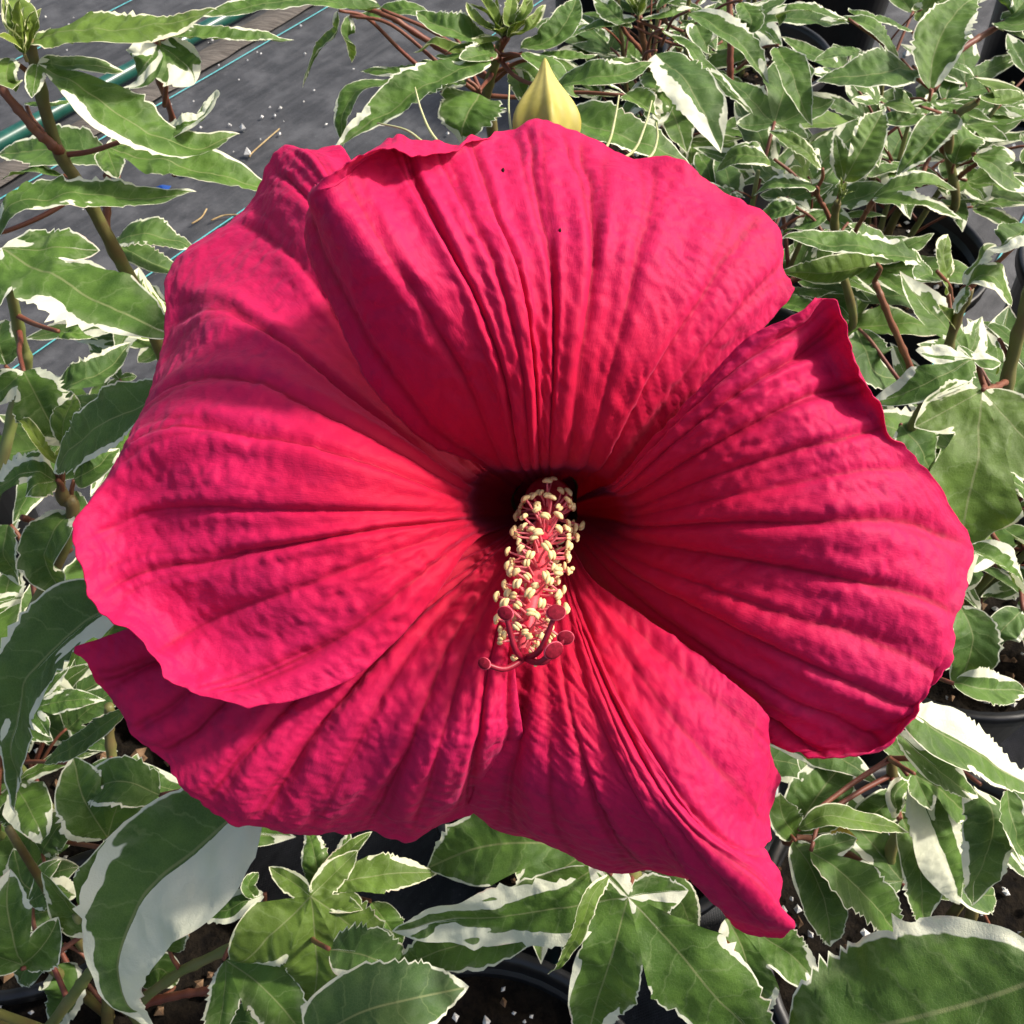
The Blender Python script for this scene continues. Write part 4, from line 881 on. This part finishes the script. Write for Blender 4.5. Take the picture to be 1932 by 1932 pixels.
for q in (((950,70),(900,40),(880,0)), ((955,68),(960,30),(970,-20)), ((960,70),(1000,50),(1030,10)), ((945,75),(890,85),(840,100)), ((950,70),(930,30),(900,-20)), ((960,72),(990,30),(1000,-10))):
    hl(p9, list(q), (.58,.58), 12, n=(.2,.5,.8), cream=.5, tone=.5, fold=.6)
rosette(p9, 950, 75, .585, 16, 90, .8)

hl(p9, [(720,18),(610,8),(500,14),(420,25),(350,30)], (.60,.56), 44, n=(0,.6,.8), cream=.16, seed=160)
hl(p9, [(640,20),(635,60),(600,95),(570,165)], (.62,.66), 17, n=(-.5,.4,.7), cream=.4, tone=-.1, seed=161)
hl(p9, [(660,30),(655,70),(662,120)], (.62,.65), 17, n=(.3,.4,.7), cream=.5, tone=-.1, seed=162)
p9.stem([P(925,150,.61), P(830,90,.62), P(740,35,.61), P(690,15,.61)], .0022, .0014, 'petiole')
# ------------------------------------------------------------------ more plants of the same crop, grown by rule
LIB = []
def lib_leaf(k):
    r0 = np.random.default_rng(500+k); Lf = .085; droop = r0.uniform(.1, .55)
    t = np.linspace(0, 1, 6); side = r0.uniform(-.12, .12)
    sp_ = np.stack([Lf*t*(1-.12*droop*t), Lf*side*t**2, Lf*(.08*t-droop*t**2*.6)], 1)
    w = r0.uniform(.010, .018); lb = [(0, 1, w, 1.0)]
    if k % 5 != 0:
        a = r0.uniform(44, 60); lb += [(a, r0.uniform(.45, .85), w*.65, .95), (-a, r0.uniform(.45, .85), w*.65, .95)]
    if k % 3 == 0: lb += [(108, .3, w*.55, .85), (-108, .3, w*.55, .85)]
    W, F, at = leaf3d(sp_, UPV, lb, 700+k, fold=.18, rug=1.1, wave=1.2, res=.55)
    me = new_mesh('leaf', W, F, M['leaf'], attrs=at)
    # petiole runs back and down from the blade's base
    c = catmull([(0, 0, 0), (-.012, 0, -.001), (-.035, 0, -.010), (-.060, 0, -.024)], 12); V, Fp = tube(c, np.linspace(.0011, .0015, 12), 6)
    return me, new_mesh('petiole', V, Fp, M['petiole']), c[-1]
LIB = [lib_leaf(k) for k in range(14)]
FLOWER_OUT = [(520,250),(700,250),(1045,210),(1340,330),(1500,540),(1570,550),(1680,770),(1840,1020),(1780,1310),(1500,1440),(1450,1600),(1510,1770),(1340,1670),(960,1590),(640,1590),(380,1530),(140,1220),(135,1000),(290,740),(330,500)]
def project(p):
    r = np.asarray(p)-CAM; d = r @ F_; return 966+FV*(r @ R_)/d, 966-FV*(r @ U_)/d, d
def grow(base, nst, hgt, label, group, seed, mind=.52, clear=()):
    r0 = np.random.default_rng(seed); pl = Plant(base, label, group)
    for s_ in range(nst):
        a = 2*math.pi*(s_+r0.uniform(-.3, .3))/nst; lean = r0.uniform(.10, .32); H = hgt*r0.uniform(.75, 1.05)
        top = pl.o+np.array([math.cos(a)*lean*H, math.sin(a)*lean*H, H]); b = pl.o+np.array([math.cos(a)*.012, math.sin(a)*.012, -.02])
        c = catmull([b, b*.55+top*.45+np.array([0, 0, .01]), top], 14)
        V, F = tube(c, np.linspace(.0036, .0018, 14), 8); obj('stem', new_mesh('stem', V-pl.o, F, M['stem' if r0.random() < .6 else 'stem_green']), pl.e)
        nl = int(6+H*26)
        for i in range(nl):
            f = .22+.78*(i+.5)/nl; q = np.array([np.interp(f, np.linspace(0, 1, 14), c[:, k]) for k in range(3)])
            az = i*2.4+s_+r0.uniform(-.4, .4); el = r0.uniform(.05, .45)+(.5 if f > .9 else 0)
            sc = r0.uniform(.75, 1.25)*(1.0 if f < .85 else .6)
            me, pm, pe = LIB[int(r0.integers(14))]
            dirv = np.array([math.cos(az)*math.cos(el), math.sin(az)*math.cos(el), math.sin(el)])
            yv = norm(np.cross(UPV, dirv)); zv = np.cross(dirv, yv); Rm = np.stack([dirv, yv, zv], 1)
            loc = q-Rm @ (pe*sc)
            tipc = loc+dirv*.085*sc; bad = False
            for w in (loc, .5*(loc+tipc), tipc):
                uu, vv, dd = project(w)
                if dd < mind: bad = True
                for (x0, y0, x1, y1) in clear:
                    if x0 < uu < x1 and y0 < vv < y1: bad = True
            if bad: continue
            lf = obj('leaf', me, pl.e, loc-pl.o); lf.rotation_euler = Matrix(Rm.tolist()).to_euler(); lf.scale = (sc,)*3
            lf['half'] = 0.0; lf['cream'] = float(r0.uniform(.1, .75)); lf['tone'] = float(r0.uniform(-.35, .15)+(.5 if f > .93 else 0))
            obj('petiole', pm, lf)
    return pl
CLR = [(215, 0, 640, 470)]
RULE = [((-.235,.50), 3, .20, .60), ((-.31,.24), 4, .20, .55), ((-.235,.0), 4, .22, .58), ((.27,.16), 3, .12, .58), ((.34,.42), 4, .22, .60), ((.20,.66), 4, .22, .78),
        ((.36,.80), 3, .20, .88), ((.13,.80), 4, .18, .92), ((-.01,.60), 3, .18, .70)]
POTS = [(.06,.29),(-.235,.50),(-.31,.24),(-.235,.12),(.27,.16),(.34,.42),(.20,.66),(.38,.84),(.15,.98),(-.01,.60)]
EXTRA = [((.62,.50),5,.26,.75,'x'), ((.58,.20),5,.24,.62,'x'), ((-.56,.30),5,.26,.70,'x'), ((-.50,.02),5,.24,.60,'x'), ((.62,.80),4,.28,.95,'x'),
         ((.30,1.24),3,.26,1.15,'x'), ((.82,1.50),4,.30,1.4,'x'), ((.48,1.56),4,.30,1.4,'x'),
         ((.16,1.56),4,.30,1.4,'x'), ((1.15,1.4),4,.3,1.5,'x'), ((-.56,.58),3,.18,.80,'x')]
for i, (b, ns_, hh, md, _) in enumerate(EXTRA):
    grow((b[0], b[1], .196), ns_, hh, GL, GRP, 40+i, md, CLR)
def thicken(pl, nst, hgt, seed, mind):
    """lower leaves on side shoots of a plant that already stands"""
    tmp = grow(tuple(pl.o), nst, hgt, None, None, seed, mind, CLR)
    for c in list(tmp.e.children): c.parent = pl.e
    bpy.data.objects.remove(tmp.e)
thicken(p0, 4, .17, 71, .50); thicken(p1, 3, .20, 72, .60); thicken(p2, 4, .22, 73, .52); thicken(p3, 5, .20, 74, .55); thicken(p4, 3, .16, 75, .55)
thicken(p5, 5, .22, 76, .58); thicken(p6, 4, .22, 77, .74); thicken(p7, 3, .22, 78, .82); thicken(p8, 4, .22, 79, .90); thicken(p9, 3, .16, 80, .70)

PL = ['under the plant with the crimson flower', 'at the foot of the plant beside the green pipe', 'under the broad three-lobed leaves left of the flower', 'under the branching green stems below the flower',
      'with dark soil showing under the half-cream leaf', 'under the mostly cream leaf right of the flower', 'under the long corrugated leaf beside the upper right petal', 'under the plant with the dark forked stem',
      'under the broad dark drooping leaf above the top petal', 'under the star of narrow young leaves behind the bud']
for (x, y), w in zip(POTS, PL): make_pot(x, y, r=.115 if (x, y) in ((.06, .29), (.27, .16)) else .102, label='black nursery pot '+w, group=None)
make_pot(-.02, .055, label='black nursery pot with bare soil between the plants below the flower', group=None)
for e in EXTRA: make_pot(*e[0], label='round black nursery pot standing in the outer rows of plants')

# ------------------------------------------------------------------ small things
def small_leaf(name, pts, d, w, m, label):
    sp_ = [P(u, v, d) for u, v in pts]
    W, F, at = leaf3d(sp_, camvec(.1, .4, .9), [(0, 1, w*d/FV, .8)], 5, res=.5, wave=2.0); b = sp_[0]
    o = obj(name, new_mesh(name, W-b, F, M[m], attrs=at), None, b); return tag(o, label, 'dead leaf')
small_leaf('dead_leaf', [(1362,1768),(1372,1800),(1392,1835),(1420,1862)], .445, 16, 'dead', 'curled orange dead leaf lying among green leaves below the flower')
small_leaf('dead_leaf', [(1560,1568),(1590,1575),(1620,1585)], .55, 14, 'yellow', 'yellow dead leaf caught under leaves above dark soil')
small_leaf('dead_leaf', [(105,1530),(95,1560),(80,1580)], .60, 13, 'yellow', 'small yellow dead leaf hanging in shade left of the flower')
def gpt(u, v, z=.006):
    r = F_+(u-966)/FV*R_+(966-v)/FV*U_; return CAM+r*((z-CAM_H)/r[2])
for pts, lab in ((((471,296),(476,288),(505,262),(527,243)), 'bent straw-coloured dry twig lying on the ground fabric'), (((362,422),(380,410),(390,394)), 'short pale curved root thread lying on the ground fabric'), (((398,416),(425,406),(470,406)), 'long thin pale stalk lying on the fabric beside the flower')):
    c = catmull([gpt(u, v) for u, v in pts], 14); b = c[0]; V, F = tube(c, .0011, 6)
    tag(obj('dry_twig', new_mesh('dry_twig', V-b, F, M['twig']), None, b), lab, 'twig')
b = gpt(288, 367); V = [(0,0,0),(.02,.004,.001),(.026,.012,.006),(.012,.018,.004),(-.004,.01,.002),(.012,.008,.010)]
tag(obj('plastic_scrap', new_mesh('plastic_scrap', V, [(0,1,5),(1,2,5),(2,3,5),(3,4,5),(4,0,5),(4,3,2,1,0)], M['blue'], False), None, b), 'small scrap of bright blue plastic on the ground fabric', 'plastic scrap')

for (u, v, r) in ((945, 318, .0007), (1053, 436, .0006)):
    best = min(((project(w), w) for w in PETAL_POINTS), key=lambda q: (q[0][0]-u)**2+(q[0][1]-v)**2)[1]
    b = best+norm(CAM-best)*.0004; V = []; seg = 8
    for i in range(7):
        al = math.pi*i/6
        for k in range(seg):
            be = 2*math.pi*k/seg; V.append(r*(R_*math.sin(al)*math.cos(be)*.6+U_*math.cos(al)*1.2+-F_*math.sin(al)*math.sin(be)*.5))
    tag(obj('speck', new_mesh('speck', V, grid_faces(7, seg, wrap=True), M['speck']), None, b), 'tiny black speck on the top petal '+('near its folded corner' if u < 1000 else 'towards its middle'), 'speck')
